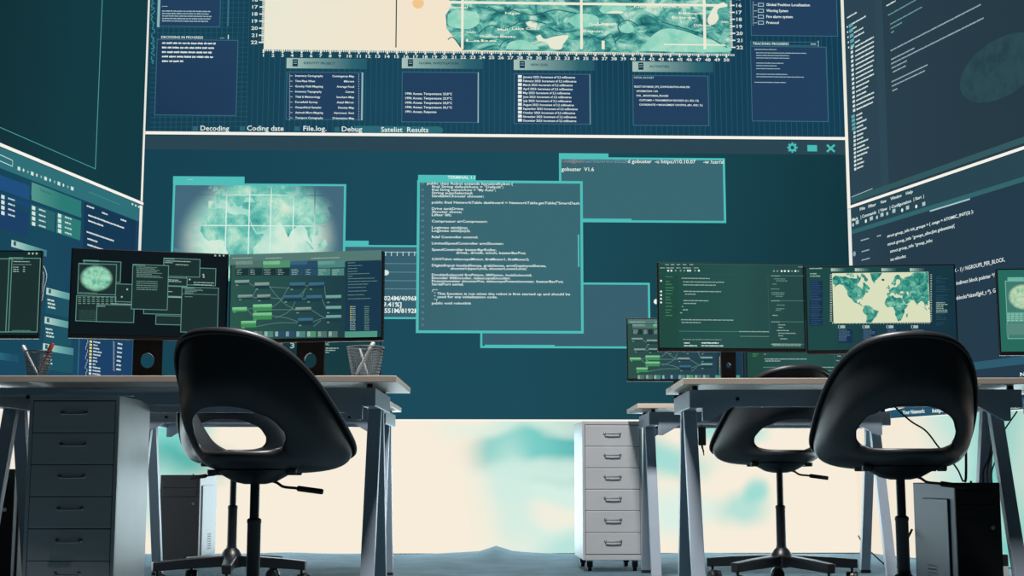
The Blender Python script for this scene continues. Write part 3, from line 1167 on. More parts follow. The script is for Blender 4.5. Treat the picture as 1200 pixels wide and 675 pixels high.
for i in range(11):
    v = 400 + i * 3.75
    u = 106 - i * .1
    upright(p, u - 1.4, v - 1.2, u + 1.4, 2.4, YEL if i < 6 else W2)
    p.words(u + 3, v + .3, u + 3 + [8, 5, 7, 10, 9, 5, 5, 3, 9, 9, 9][i], v + 1.8, h=2, m=W2)
    for q in range(3):
        upright(p, u - 4 - (i % 3), v - 1.5 + q * 1.4, u - 3.3 - (i % 3), .7, W2)
for i in range(7):
    v = 402.5 + i * 5
    p.words(137.5 - i * .3, v, 143 - i * .3, v + 1, h=2.4, m=W2)
    for q in range(4):
        upright(p, 132 + (q % 2), v - 2.5 + q * 1.3, 132.8 + (q % 2), .7, W2)
p.build()
p = s.part('white_edge').at(4)
xw = s.pix(162.6, 260)[0]
p.lrect(xw, .0, -.01, H - .005, glow_ramp('corner_strip_low', [(0, '5f8f98'), (.5, 'c8d2d0'), (1, 'f3efe4')], (0, 0, 1), .0, 1, sample=False, length=1.25))
p.build()
BRL = glow_ramp('bright_left_row', [(0, 'f5ead8'), (.7, 'efeadb'), (1, '86d2c8')], (1, 0, 0), .5, 1.1, bias=1.0, length=2.5)
rl3, s, x0, x1, H = panel('bottom screen of the left video wall, cream light behind the left desks', (LX, LY), LA, -LEN, 0, .004, ZL1, BRL)
p = s.part('white_edge').at(2)
p.lrect(-LEN, H - .012, 0, H, WHITE)
p.build()

# ================================================================== right wall
RGR = glow_ramp('code_grey_blue', [(0, '304b55'), (.25, '293f4b'), (1, '253a45')], (1, 0, 0), .3, .8, length=1.6)
rr, s, x0, x1, H = panel('upper screen of the right video wall, showing a file tree and code', (RX, RY), RA, 0, LEN, ZR2 + .002, TOPZ, RGR)
p = s.part('file_tree').at(1)
xa, xb_ = s.pix(1027, 60)[0], s.pix(1036, 60)[0]
p.lrect(.02, 0, xa, H, glow('2d4553'))
p.lrect(xa, 0, xb_, H, glow('2f4856'))
p.at(2)
ROWL = [(993, 21, 1005, 15), (999, 28, 1015, 20.5), (999, 34, 1004, 32), (1001, 38.5, 1012, 33.5), (1001, 44, 1013, 39), (1002, 50, 1008, 47.5)]
for (a, v, b, v2) in ROWL:
    p.words(a, v, b, v2, h=2, m=TXT, gap=.15)
for i in range(5):
    upright(p, 995 + i * .5, 29 + i * 6, 999.5 + i * .5, 4, glow('5fa6ae'))
    upright(p, 992.6 + i * .4, 31 + i * 6, 993.8 + i * .4, 2, TXT)
for i in range(15):
    v = 55 + i * 5.25
    w = [22, 22, 22, 22, 22, 22, 21, 21, 22, 17, 15, 13, 22, 22, 21][i]
    p.words(1002.5 + i * .1, v, 1002.5 + w, v - w * .5, h=2.1, m=TXT, gap=.12, wl=9)
    upright(p, 997 + i * .2, v, 999.8 + i * .2, 3.2, W2)
for i in range(14):
    v = 135.5 + i * 4.75
    w = [7, 7, 12, 8, 12, 8, 8, 14, 10, 15, 13, 7, 9, 8][i]
    p.words(1003.8 + i * .06, v, 1003.8 + w, v - w * .42, h=2.2, m=TXT, gap=.12)
    if i < 4:
        upright(p, 998 + i * .3, v, 1002 + i * .3, 3.6, glow('5fa6ae'))
    else:
        upright(p, 1000 + i * .1, v, 1002.4 + i * .1, 3, W2)
p.build()
p = s.part('code_text').at(2)
TXT3 = glow('9db4ba')
TXT4 = glow('6fa0a0')
for (a, v, b, v2, m) in ((1039, 7, 1050, 1, TXT), (1041, 18, 1074, 0, TXT4), (1043.5, 28.5, 1081, 7.5, TXT4), (1044, 33.5, 1058, 26, TXT4), (1044.5, 38.5, 1048, 36.5, TXT4),
                         (1044, 59.5, 1150, 4, TXT3), (1044.5, 70, 1072, 55.5, TXT3), (1044.5, 75, 1153, 20.5, TXT3), (1045, 80, 1063, 71, TXT3), (1046.5, 84.5, 1062, 77.5, TXT3), (1045, 96, 1088, 75.5, TXT3), (1045.5, 101, 1085, 82.5, TXT3), (1046, 106.5, 1052, 103.5, TXT3)):
    p.words(a, v, b, v2, h=1.9, m=m, gap=.2, wl=8)
p.build()
p = s.part('faint_globe').at(1.5)
FG = glow_noise('faint_globe', [(.38, '26404a'), (.48, '2b4750'), (.6, '2e4c53')], 7, 6)
x_, z_ = s.pix(1172, 80)
k_ = p.px(1172, 80)
p.poly([(x_ + 40 * k_ * 1.9 * math.cos(2 * PI * i / 48), z_ + 36 * k_ * math.sin(2 * PI * i / 48)) for i in range(48)], FG)
p.build()
p = s.part('white_edge').at(3)
p.lrect(0, 0, LEN, .016, WHITE)
p.lrect(.0, 0, s.pix(993, 120)[0], H, glow_ramp('corner_strip_right', [(0, 'f3f1e6'), (.6, 'e6e9d8'), (1, 'dfe8cf')], (0, 0, 1), .0, 1, sample=False, length=2))
p.at(2)
zt = s.pix(1005, 229)[1]
p.lrect(0.03, .03, LEN, zt, glow('33595f'))
p.at(3)
p.line(998, 231, 1023, 221, .8, TXT2)
p.build()
RCD = glow_ramp('code_slate_blue', [(0, '2a4150'), (.3, '263c4a'), (1, '223a4c')], (1, 0, 0), .3, .8, length=1.8)
rr2, s, x0, x1, H = panel('middle screen of the right video wall, showing a code editor with menu bar', (RX, RY), RA, 0, LEN, ZR1 + .002, ZR2, RCD)
p = s.part('menu_bar').at(1)
za, zb_, zc = s.pix(1010, 254)[1], s.pix(1010, 266)[1], s.pix(1010, 271)[1]
p.lrect(0.02, zb_, LEN, H, glow('294552'))
p.lrect(0.02, zc, LEN, zb_, glow('33656c'))
p.at(2)
for t_, a, v, b, v2 in (('File', 1008, 247, 1014, 245), ('Filter', 1018, 243.8, 1027, 240.5), ('View', 1032, 239, 1039, 236.5), ('Window', 1044, 234.8, 1057, 230), ('Help', 1062, 228.5, 1070, 225.5),
                        ('| Mark', 997, 260, 1006, 256.5), ('| Commands', 1009, 256, 1027, 249.5), ('| View', 1030, 249, 1040, 245.5), ('| Configuration', 1043, 245, 1068, 236), ('| Start  |', 1071, 235.3, 1083, 231)):
    p.text(t_, a, v, b, v2, h=3.4, m=TXT, bold=.02)
for i, u in enumerate((998, 1003, 1013, 1019.5, 1026, 1032, 1038, 1046, 1055.5, 1062, 1072, 1081)):
    v = 266 - i * 2.2 + (0 if i < 8 else .5)
    if i % 2:
        upright(p, u, v - 5, u + 3.6, 4.4, TXT2)
    else:
        p.disc(u + 2, v - 2.5, 2.2, TXT if i > 7 or i == 2 else TXT2, 10)
x_, z_ = s.pix(1090, 247.5)
xe = s.pix(1137, 233)[0]
p.lrect(x_, z_ - .004, xe, z_ + .004, TXT2)
p.build()
p = s.part('code_text').at(2)
for t_, a, v, b, v2, hh_ in (('struct group_info init_groups = { .usage = ATOMIC_INIT(2) };', 1040, 278.5, 1141, 249, 3.2), ('struct group_info *groups_alloc(int gidsetsize){', 1040.5, 288, 1119, 266, 3.2), ('struct group_info *group_info;', 1043.5, 296.3, 1093, 283, 3.2), ('int nblocks;', 1044, 306, 1062, 301.5, 3.2)):
    p.text(t_, a, v, b, v2, h=hh_, m=TXT, bold=.02)
# the lines seen between the monitors run on from the left, behind the right-hand monitor
for t_, a, v, b, v2 in (('nblocks = (gidsetsize + NGROUPS_PER_BLOCK - 1) / NGROUPS_PER_BLOCK,', 1046, 336, 1178, 308.5), ('/* Make sure we always allocate at least one indirect block pointer */', 1046, 350, 1166, 320.5), ('group_info = kmalloc(sizeof(*group_info) + nblocks*sizeof(gid_t *), G', 1047, 366, 1167, 343.5)):
    p.text(t_, a, v, b, v2, h=4.0, m=glow('e4eeee'), bold=.012)
p.at(1.5)

p.at(2)
for a, v, b, v2 in ((1009, 282, 1019, 278), (1010, 295, 1019, 292), (1010, 305, 1020, 301.5), (1028, 277, 1033, 275)):
    p.words(a, v, b, v2, h=1.6, m=TXT2)
p.disc(1001.5, 297.5, 3, glow('8fa4ba'), 14)
p.build()
p = s.part('status_bar').at(1)
zb0 = s.pix(1120, 436)[1]
zb1_ = s.pix(1120, 427)[1]
p.lrect(.02, 0, LEN, s.pix(1100, 474)[1], glow('24526a'))
p.lrect(.02, zb0, LEN, zb1_, glow('2d5a6e'))
p.at(2)
p.text('Your Network:', 1058, 485.5, 1084, 484, h=4.2, m=TXT, bold=.03)
p.text('http://10', 1093, 483.5, 1116, 482, h=4.2, m=TXT, bold=.03)
p.text('No', 1196, 441, 1206, 440, h=4.2, m=TXT, bold=.03)
p.build()
p = s.part('white_edge').at(3)
p.lrect(.0, 0, s.pix(998.5, 280)[0], H, glow('e6e9e4'))
p.build()
BRR = glow_ramp('bright_right_row', [(0, 'f5e6d2'), (.42, 'f4ead8'), (.56, 'bfe4da'), (.75, '7fcfc6'), (1, 'f4ead8')], (1, 0, .2), .35, 1.3, length=2.2, bias=.1)
rr3, s, x0, x1, H = panel('bottom screen of the right video wall, cream light behind the right desks', (RX, RY), RA, 0, LEN, .004, ZR1, BRR)
p = s.part('white_edge').at(2)
p.lrect(0, H - .006, LEN, H, WHITE)
p.build()

# ================================================================== desks
DZ = 0.745


def desk(label, xl, xr, yf, dep, al, ar, rz=0.0, slim=None, thin_back=False):
    """tabletop on a steel frame with an A-shaped pair of legs at each end; al/ar leg positions"""
    L = xr - xl
    root = thing('desk', label, 'desk', (xl, yf, 0), rz, 'desks in two rows')
    t = MB()
    t.box(0, L, 0, dep, DZ - .02, DZ, TOP, .0015)
    t.build('tabletop', root)
    a0, a1 = al - xl, ar - xl
    zt = DZ - .034
    for a, sg in ((a0, -1), (a1, 1)):
        b = MB()
        b.box(a - .022, a + .022, .045, dep - .03, zt - .058, zt, WHITE_STEEL, .003)
        b.build('end_rail', root)
        for (yt, yb, nm) in ((dep / 2 - .035, .04, 'f'), (dep / 2 + .035, dep - .06, 'r')):
            b = MB()
            b.bar((a, yt, zt - .05), (a, yb, .012), .042, .034, WHITE_STEEL, .002)
            b.box(a - .023, a + .023, yb - .02, yb + .02, 0, .014, RUBBER, .002)
            b.build('leg', root)
    g0 = .075
    for yy in (.05, dep - .05):
        b = MB()
        zb = zt - .055
        if slim and yy < .1:              # shallower where a cabinet stands below
            q_ = slim - xl
            out = [(a0 + .018, zt), (a1 - .018, zt), (a1 - .018, zb - .045), (a1 - .018 - g0 * .25, zb - .045), (a1 - .018 - g0 * 1.3, zb), (q_ + .05, zb), (q_, zt - .026), (a0 + .018, zt - .026)]
        elif thin_back and yy > .1:
            out = [(a0 + .018, zt), (a1 - .018, zt), (a1 - .018, zt - .018), (a0 + .018, zt - .018)]
        else:
            out = None
        b.prism(out or [(a0 + .018, zt), (a1 - .018, zt), (a1 - .018, zb - .045), (a1 - .018 - g0 * .25, zb - .045), (a1 - .018 - g0 * 1.3, zb), (a0 + .018 + g0 * 1.3, zb), (a0 + .018 + g0 * .25, zb - .045), (a0 + .018, zb - .045)], yy - .01, yy + .01, WHITE_STEEL, .0015)
        for q in (a0 + .13, a1 - .13):       # bolt heads
            b.lathe([(.0, 0), (.006, 0), (.006, .003), (.0, .003)], METAL_BLACK, 12, mtx=Matrix.Translation((q, yy - .01, zt - .03)) @ Matrix.Rotation(PI / 2, 4, 'X'))
        b.build('apron', root)
    for q in (a0, a1):
        for yy in (.09, dep - .09):
            b = MB()
            b.lathe([(.011, zt - .001), (.011, DZ - .019)], METAL_BLACK, 14, (q, yy, 0))
            b.build('spacer', root)
    return root


desk('front left white desk, with the overhanging end and the wire pen cup', -1.72, -.357, 4.28, .60, -1.635, -.447, slim=-1.18)
desk('front right white desk, nearest the camera on the right side', .541, 1.70, 4.39, .58, .588, 1.60, R(-1.0), thin_back=True)
desk('far left white desk, under the monitor cut off by the left edge', -2.76, -1.735, 4.28, .60, -2.66, -1.83)
desk('far right white desk, under the monitor cut off by the right edge', 1.725, 2.85, 4.37, .58, 1.83, 2.75)
desk('rear left white desk, mostly hidden behind the front left desk', -1.66, -.504, 5.78, .56, -1.576, -.55)
desk('rear right white desk, standing beside the tall drawer cabinet', .537, 1.68, 5.95, .55, .612, 1.61)


# ================================================================== drawer cabinets
def cabinet(label, loc, rz):
    root = thing('drawer_cabinet', label, 'cabinet', loc, rz, 'six drawer steel cabinets')
    W, D, Hh, z0 = .28, .43, .69, .052
    b = MB()
    b.box(-W / 2, W / 2, .006, D, z0, Hh, CABINET, .003)
    b.box(-W / 2 + .004, W / 2 - .004, .002, .02, z0 + .02, Hh - .012, CABINET_IN)
    for sx in (-1, 1):                    # front stiles and top strip
        b.box(sx * W / 2 - (.012 if sx > 0 else 0), sx * W / 2 + (.012 if sx < 0 else 0), 0, .02, z0, Hh, CABINET, .002)
    b.box(-W / 2 + .012, W / 2 - .012, 0, .02, Hh - .016, Hh, CABINET, .002)
    b.box(-W / 2 + .012, W / 2 - .012, 0, .02, z0, z0 + .024, CABINET, .002)
    b.build('body', root)
    n = 6
    zb, zt = z0 + .026, Hh - .018
    hgt = (zt - zb) / n
    for i in range(n):
        d = MB()
        za = zb + hgt * i + .0009
        zc = zb + hgt * (i + 1) - .0009
        d.box(-W / 2 + .0135, W / 2 - .0135, -.002, .018, za, zc, CABINET, .0025)
        dr = d.build('drawer', root)
        h = MB()
        zm = (za + zc) / 2 + .008
        h.tube([(-.036, -.002, zm + .004), (-.036, -.008, zm + .003), (-.034, -.0125, zm + .001), (0, -.013, zm), (.034, -.0125, zm + .001), (.036, -.008, zm + .003), (.036, -.002, zm + .004)], .0028, CHROME, 8)
        for sx in (-1, 1):
            h.lathe([(.006, 0), (.006, .003), (.003, .004)], CHROME, 12, mtx=Matrix.Translation((sx * .036, -.002, zm + .004)) @ Matrix.Rotation(PI / 2, 4, 'X'))
        h.build('handle', dr)
    for sx in (-1, 1):
        for yy in (.05, D - .05):
            c = MB()
            x = sx * (W / 2 - .035)
            c.box(x - .014, x + .014, yy - .016, yy + .016, z0 - .006, z0 + .002, CHROME, .001)
            c.prism([(-.013, .02), (.013, .02), (.01, .048), (-.01, .048)], -.014, .014, METAL_BLACK, mtx=Matrix.Translation((x, yy, 0)) @ Matrix.Rotation(PI / 2, 4, 'Z'))
            c.lathe([(.012, -.01), (.02, -.009), (.02, .009), (.012, .01)], RUBBER, 20, mtx=Matrix.Translation((x, yy + .006, .02)) @ Matrix.Rotation(PI / 2, 4, 'Y'))
            c.build('caster', root)
    return root


cabinet('dark steel drawer cabinet under the left end of the front left desk', (-1.375, 4.37, 0), R(2.0))
cabinet('tall grey steel drawer cabinet standing alone before the bright screen', (.467, 6.50, 0), R(2.5))


# ================================================================== chairs
def shell_mesh():
    NP, MT = 56, 18

    def P(phi, t):
        s_, c_ = math.sin(phi), math.cos(phi)
        yc = .11
        b = .118 if c_ > 0 else .335
        ex = 2.6 if c_ > 0 else 2.1
        a = .231
        rr_ = (abs(s_) ** ex + abs(c_) ** ex) ** (-1 / ex)
        xr, yr = a * rr_ * s_, yc + b * rr_ * c_
        q = max(0, (.235 - yr) / .467)
        q = min(1, q)
        zr = .055 + .332 * (.7 * (3 * q * q - 2 * q ** 3) + .3 * q ** 1.28)
        th = t * PI / 2
        w = (1 - c_) / 2
        ex2 = 3.6 - .3 * w
        rho = math.sin(th) ** (2 / ex2)
        zz = 1 - max(0, math.cos(th)) ** (2 / ex2)
        x, y, z = xr * rho, yr * rho, zr * zz
        z -= .015 * max(0, c_) * t ** 8
        y -= .02 * w * (z / .4)
        # shoulders pinch slightly above the opening
        return Vector((x, y, z))

    TC, TA, PA = .59, .168, R(50)      # opening: centre t, half height, half width in phi

    def ell(phi, t):
        d = math.atan2(math.sin(phi - PI), math.cos(phi - PI))
        return d / PA, (t - TC) / TA

    EX = 2.7
    verts, par = [], []
    bm = bmesh.new()
    grid = []
    for j in range(1, MT + 1):
        row = []
        for i in range(NP):
            phi = 2 * PI * i / NP
            t = j / MT
            row.append(bm.verts.new(P(phi, t)))
            par.append([phi, t])
        grid.append(row)
    for k_, (od, dz_) in enumerate(((.008, .001), (.013, -.006), (.0145, -.018))):     # rolled rim
        row = []
        for i in range(NP):
            phi = 2 * PI * i / NP
            q_ = P(phi, 1.0)
            nrm = P(phi + .01, 1.0) - P(phi - .01, 1.0)
            nrm = Vector((-nrm.y, nrm.x, 0)).normalized()
            if nrm.dot(Vector((q_.x, q_.y - .05, 0))) < 0:
                nrm = -nrm
            row.append(bm.verts.new(q_ + nrm * od + Vector((0, 0, dz_))))
            par.append([phi, 1.0 + .01 * (k_ + 1)])
        grid.append(row)
    cv = bm.verts.new(P(0, 0))
    par.append([0, 0])
    bm.verts.index_update()
    bm.verts.ensure_lookup_table()
    kill = set()
    for j in range(MT - 1):
        for i in range(NP):
            k = (i + 1) % NP
            ph = 2 * PI * (i + .5) / NP
            a, b = ell(ph, (j + 1.5) / MT)
            if abs(a) ** EX + abs(b) ** EX < 1:
                kill.add((i, j))
    for j in range(MT + 2):
        for i in range(NP):
            k = (i + 1) % NP
            if (i, j) not in kill:
                bm.faces.new((grid[j][i], grid[j][k], grid[j + 1][k], grid[j + 1][i]))
    for i in range(NP):
        bm.faces.new((cv, grid[0][(i + 1) % NP], grid[0][i]))
    loose = [v for v in bm.verts if not v.link_faces]
    # hole rim verts go exactly onto the opening outline
    rim = set()
    for v in bm.verts:
        if v.link_faces and any(e.is_boundary for e in v.link_edges) and par[v.index][1] < .99:
            rim.add(v.index)
    for v in bm.verts:
        if not v.link_faces:
            continue
        ph, t = par[v.index]
        a, b = ell(ph, t)
        e = (abs(a) ** EX + abs(b) ** EX) ** (1 / EX)
        if v.index in rim:
            a, b = a / e, b / e
            ph, t = PI + a * PA, TC + b * TA
            e = 1.0
            v.co = P(ph, t)
        if e < 1.55 and .02 < t < .99:
            k = max(0, 1 - (e - 1) / .5)
            inward = Vector((-math.sin(ph), -math.cos(ph), 0))
            lift = .4 if b < 0 else 0
            v.co += inward * .022 * k * k + Vector((0, 0, .010 * k * k * lift))
    bmesh.ops.delete(bm, geom=loose, context='VERTS')
    bmesh.ops.recalc_face_normals(bm, faces=bm.faces[:])
    me = bpy.data.meshes.new('shell')
    bm.to_mesh(me)
    bm.free()
    me.materials.append(CHAIR)
    ob = bpy.data.objects.new('shell', me)
    C.objects.link(ob)
    so = ob.modifiers.new('s', 'SOLIDIFY')
    so.thickness = .011
    so.offset = 0
    ss = ob.modifiers.new('u', 'SUBSURF')
    ss.levels = ss.render_levels = 1
    dg = bpy.context.evaluated_depsgraph_get()
    m2 = bpy.data.meshes.new_from_object(ob.evaluated_get(dg))
    m2.name = 'shell'
    bpy.data.objects.remove(ob)
    m2.polygons.foreach_set('use_smooth', [True] * len(m2.polygons))
    return m2


SHELL = shell_mesh()


def chair(label, x, y, seat, rz, base_rot, lever_rot):
    root = thing('swivel_chair', label, 'chair', (x, y, 0), 0, 'black swivel chairs')
    o = bpy.data.objects.new('shell', SHELL)
    C.objects.link(o)
    o.parent = root
    o.location = (0, 0, seat)
    o.rotation_euler = (0, 0, rz)
    b = MB()
    b.lathe([(.03, seat - .035), (.06, seat - .028), (.1, seat - .006), (.115, seat + .004), (.11, seat + .01)], METAL_BLACK, 32)
    for sx in (-1, 1):
        for sy in (-1, 1):
            b.lathe([(.013, seat - .01), (.016, seat - .004), (.016, seat + .006)], METAL_BLACK, 14, (sx * .11, sy * .05, 0))
    b.build('seat_mount', root)
    l = MB()
    c_, s_ = math.cos(lever_rot), math.sin(lever_rot)

    def lp(d, z):
        return (d * c_, d * s_, z)
    l.tube(spline([lp(.03, seat - .022), lp(.06, seat - .03), (lp(.08, seat - .042)), lp(.115, seat - .046), lp(.15, seat - .05)], 5), .004, METAL_BLACK, 8)
    lo = l.build('lever', root)
    gr = MB()
    gr.tube([lp(.118, seat - .0465), lp(.122, seat - .047), lp(.19, seat - .056), lp(.194, seat - .0565)], [.004, .008, .008, .006], RUBBER, 12)
    gr.build('lever_grip', lo)
    c = MB()
    c.lathe([(.0135, .3), (.0135, seat - .02)], METAL_BLACK, 22)
    c.lathe([(.0, .1), (.019, .1), (.019, .305), (.0205, .308), (.0205, .316), (.015, .32)], METAL_BLACK, 24)
    c.build('gas_column', root)
    hb = MB()
    hb.lathe([(.02, .07), (.046, .075), (.046, .11), (.042, .125), (.03, .142), (.0215, .15), (.0205, .16)], METAL_BLACK, 28)
    hb.build('base_hub', root)
    for k in range(5):
        a = base_rot + k * 2 * PI / 5
        M = Matrix.Rotation(a, 4, 'Z')
        lg = MB()
        bm = bmesh.new()
        q = []
        for (r, w, z0, z1) in ((.03, .05, .078, .122), (.2, .042, .072, .112), (.315, .038, .066, .102)):
            q.append([bm.verts.new(M @ Vector((r, sy * w / 2 * kk, z))) for sy, z, kk in ((-1, z0, .9), (1, z0, .9), (1, z1, 1), (-1, z1, 1))])
        bm.faces.new(q[0][::-1])
        bm.faces.new(q[-1])
        for i in range(2):
            for j in range(4):
                jj = (j + 1) % 4
                bm.faces.new((q[i][j], q[i][jj], q[i + 1][jj], q[i + 1][j]))
        bmesh.ops.recalc_face_normals(bm, faces=bm.faces[:])
        bmesh.ops.bevel(bm, geom=bm.edges[:], offset=.004, segments=2, affect='EDGES', profile=.5)
        lg.from_bm(bm, METAL_BLACK)
        lg.build('base_leg', root)
        cs = MB()
        sw = a + 1.1 + k * .7
        T = Matrix.Translation(M @ Vector((.295, 0, 0))) @ Matrix.Rotation(sw, 4, 'Z')
        cs.lathe([(.006, .045), (.006, .075)], METAL_BLACK, 12, mtx=T)
        for sy in (-1, 1):
            cs.lathe([(.012, -.009), (.023, -.009), (.026, -.005), (.026, .005), (.023, .009), (.012, .009)], RUBBER, 22, mtx=T @ Matrix.Translation((.014, sy * .0145, .026)) @ Matrix.Rotation(PI / 2, 4, 'X'))
        hood = [(.014 + .029 * math.cos(q_), .026 + .03 * math.sin(q_)) for q_ in [PI * i / 12 for i in range(13)]]
        cs.prism(hood + [(-.012, .03), (.012, .036), (.03, .03)], -.006, .006, METAL_BLACK, mtx=T)
        cs.build('caster', root)
    return root


chair('front left black shell chair, turned to the right at the front left desk', -.730, 3.98, .45, R(-20), R(20), R(0))
chair('rear left black swivel chair, its shell hidden behind the front left chair', -1.13, 5.68, .485, R(0), R(-10), R(165))
chair('front right black shell chair, in front of the world map monitor', 1.165, 4.20, .462, R(-3), R(64), R(0))
chair('rear right black shell chair, between the two right desks', 1.09, 5.70, .485, R(13), R(8), R(-8))


# ================================================================== monitors
def monitor(label, c, bottom, W, Hh, rz, bg, name='monitor', neck=.048):
    """c = (x, y) of the screen centre on its desk"""
    root = thing('monitor', label, 'monitor', (c[0], c[1], DZ), rz, 'computer monitors')
    zb = bottom - DZ
    b = MB()
    b.box(-W / 2, W / 2, 0, .018, zb, zb + Hh, BEZEL, .002)
    b.box(-W / 2 + .06, W / 2 - .06, .018, .045, zb + .04, zb + Hh - .05, BEZEL, .01)
    b.box(-.06, .06, .04, .062, zb + .06, zb + .17, BEZEL, .004)
    b.build('housing', root)
    sc = MB()
    y = -.0006
    sc.add([(-W / 2 + .005, y, zb + .013), (W / 2 - .005, y, zb + .013), (W / 2 - .005, y, zb + Hh - .005), (-W / 2 + .005, y, zb + Hh - .005)], [(0, 1, 2, 3)], bg)
    so = sc.build('screen', root)
    st = MB()
    nw = neck
    ring = []
    n = 24
    hz, hr = .075, .022 if neck > .04 else .008
    top = zb + .13
    # upright plate with a round cable hole, thin in depth
    outer = [(-nw, 0.008), (nw, 0.008), (nw, top), (-nw, top)]
    bm = bmesh.new()
    ov = [(-nw, .008), (0, .008), (nw, .008), (nw, hz), (nw, top), (0, top), (-nw, top), (-nw, hz)]
    circ = []
    oc = []
    for i in range(n):
        a = -PI * .75 + 2 * PI * i / n
        cx_, cz_ = math.cos(a), math.sin(a)
        circ.append((hr * cx_, hz + hr * cz_ * 1.15))
        k = min(nw / max(1e-6, abs(cx_)), ((top - hz) if cz_ > 0 else (hz - .008)) / max(1e-6, abs(cz_)))
        oc.append((cx_ * k, hz + cz_ * k))
    # corners: snap the nearest outer samples
    for cxn in ((-nw, .008), (nw, .008), (nw, top), (-nw, top)):
        i = min(range(n), key=lambda q: (oc[q][0] - cxn[0]) ** 2 + (oc[q][1] - cxn[1]) ** 2)
        oc[i] = cxn
    vi = [bm.verts.new((p_[0], .062, p_[1])) for p_ in circ]
    vo = [bm.verts.new((p_[0], .062, p_[1])) for p_ in oc]
    fs_ = []
    for i in range(n):
        j = (i + 1) % n
        fs_.append(bm.faces.new((vi[i], vi[j], vo[j], vo[i])))
    r_ = bmesh.ops.extrude_face_region(bm, geom=fs_)
    for e in r_['geom']:
        if isinstance(e, bmesh.types.BMVert):
            e.co.y += .014
    bmesh.ops.recalc_face_normals(bm, faces=bm.faces[:])
    st.from_bm(bm, BEZEL)
    st.build('stand_neck', root)
    bs = MB()
    bs.box(-.12, .12, -.04, .14, 0.001, .011, BEZEL, .004)
    bs.build('stand_base', root)
    s_ = Surf(root, y)
    Gs = 0.0004
    return root, s_, so


def place(u0, u1, v, Y0, Y1):
    """monitor between two picture columns whose ends stand at depths Y0 and Y1"""
    a, b = at(u0, v, Y0), at(u1, v, Y1)
    c = ((a.x + b.x) / 2, (a.y + b.y) / 2)
    return c, math.hypot(b.x - a.x, b.y - a.y), math.atan2(b.y - a.y, b.x - a.x)


Gfx.LAYER = 0.0003
MT_ = glow('9db9ad')
MTD = glow('6f9488')
WBD = glow('5f9186')
WFD = glow('1a302f')

# --- left-hand monitors
c, W, a = place(-130, 47.6, 345, 4.60, 4.62)
zb = at(46, 397, 4.62).z
Hm = at(47, 293.5, 4.62).z - zb
r, s, so = monitor('leftmost monitor, cut off by the left edge, on the far left desk', c, zb, W, Hm, a, glow('122b2d', True))
p = s.part('terminal_windows', so).at(1)
p.frame(-120, 302, 10.5, 389.5, 1, WBD, WFD)
p.frame(10.5, 302, 44, 389.5, 1, WBD, WFD)
p.rect(10.5, 301.5, 27, 304.5, WBD)
p.at(2)
p.words(15.5, 306.5, 35, h=1.2, m=MT_)
p.words(15.5, 310, 37, h=1, m=MTD)
for i in range(3):
    p.words(15.5, 313 + i * 2.6, 22, h=1.3, m=MT_)
    p.words(27, 313 + i * 2.6, 29.5, h=1.3, m=MT_)
p.words(14, 387.3, 36, h=.9, m=MTD)
for u in (34, 38.5, 43):
    p.rect(u - 1, 296, u + 1, 298.2, MT_)
p.build()

c, W, a = place(81.5, 267, 345, 4.50, 4.63)
zb = at(174, 398.2, 4.565).z
Hm = at(174, 294, 4.565).z - zb
r, s, so = monitor('left monitor of the pair behind the front left chair, showing dark overlapping terminals', c, zb, W, Hm, a, glow('0b171c', True))


def q2(x, y_):
    return 75 + x / 5.4, 285 + y_ / 5.4


def win(p, lv, x0, y0, x1, y1, tab=None, fill=WFD, m=WBD):
    p.at(lv)
    u0, v0 = q2(x0, y0)
    u1, v1 = q2(x1, y1)
    p.frame(u0, v0, u1, v1, .8, m, fill)
    if tab:
        p.at(lv + .6)
        p.rect(*q2(x0, y0), *q2(x0 + tab, y0 + 12), WBD)


p = s.part('globe_window', so)
win(p, 1, 125, 108, 358, 250)
win(p, 2, 78, 330, 325, 500)
win(p, 3, 92, 125, 328, 330, 125)
p.at(4)
p.rect(*q2(120, 105), *q2(222, 118), WBD)
cu, cv = q2(205, 222)
cx, cz = s.pix(cu, cv)
k = p.px(cu, cv)
p.poly([(cx + 19 * k * math.cos(2 * PI * i / 40), cz + 16 * k * math.sin(2 * PI * i / 40)) for i in range(40)],
       glow_noise('mini_globe', [(.32, '4f9e87'), (.45, '7cc3a4'), (.6, 'a5d9bd')], 60, 6, 0, (1, 1, 1), mask=(cx, cz, 19.5 * k, 16.5 * k), bg='1a302f', lo=0, hi=.3))
random.seed(5)
for j in range(4):
    for i in range(8):
        u, v = q2(90 + i * 29, 342 + j * 13)
        p.words(u, v, u + 3.6, h=1.3, m=MTD, gap=.1)
for j in range(6):
    u, v = q2(95, 425 + j * 11)
    p.words(u, v, u + 20, h=.7, m=glow('41635d'))
u, v = q2(95, 312)
p.words(u, v, u + 22, h=.9, m=MTD)
p.build()
p = s.part('terminal_windows', so)
win(p, 2, 325, 255, 432, 375)
win(p, 4, 207, 385, 443, 505)
win(p, 1, 505, 335, 745, 455)
win(p, 1.5, 655, 270, 750, 340)
win(p, 2, 580, 455, 745, 520)
win(p, 2, 775, 152, 960, 272)
win(p, 3, 655, 215, 780, 275)
win(p, 4, 630, 92, 860, 218, 70)
win(p, 5, 434, 132, 655, 425, 80)
win(p, 6, 745, 275, 972, 570, 80)
p.at(7)
for i in range(8):
    u, v = q2(458, 150 + i * 9)
    p.words(u, v, u + [25, 22, 27, 24, 30, 18, 28, 31][i], h=1.0, m=MTD)
for i in range(5):
    u, v = q2(458, 240 + i * 13)
    p.words(u, v, u + 25, h=1.1, m=MTD)
for i in range(5):
    u, v = q2(765, 290 + i * 7)
    p.words(u, v, u + [20, 22, 14, 10, 9][i], h=.9, m=MTD)
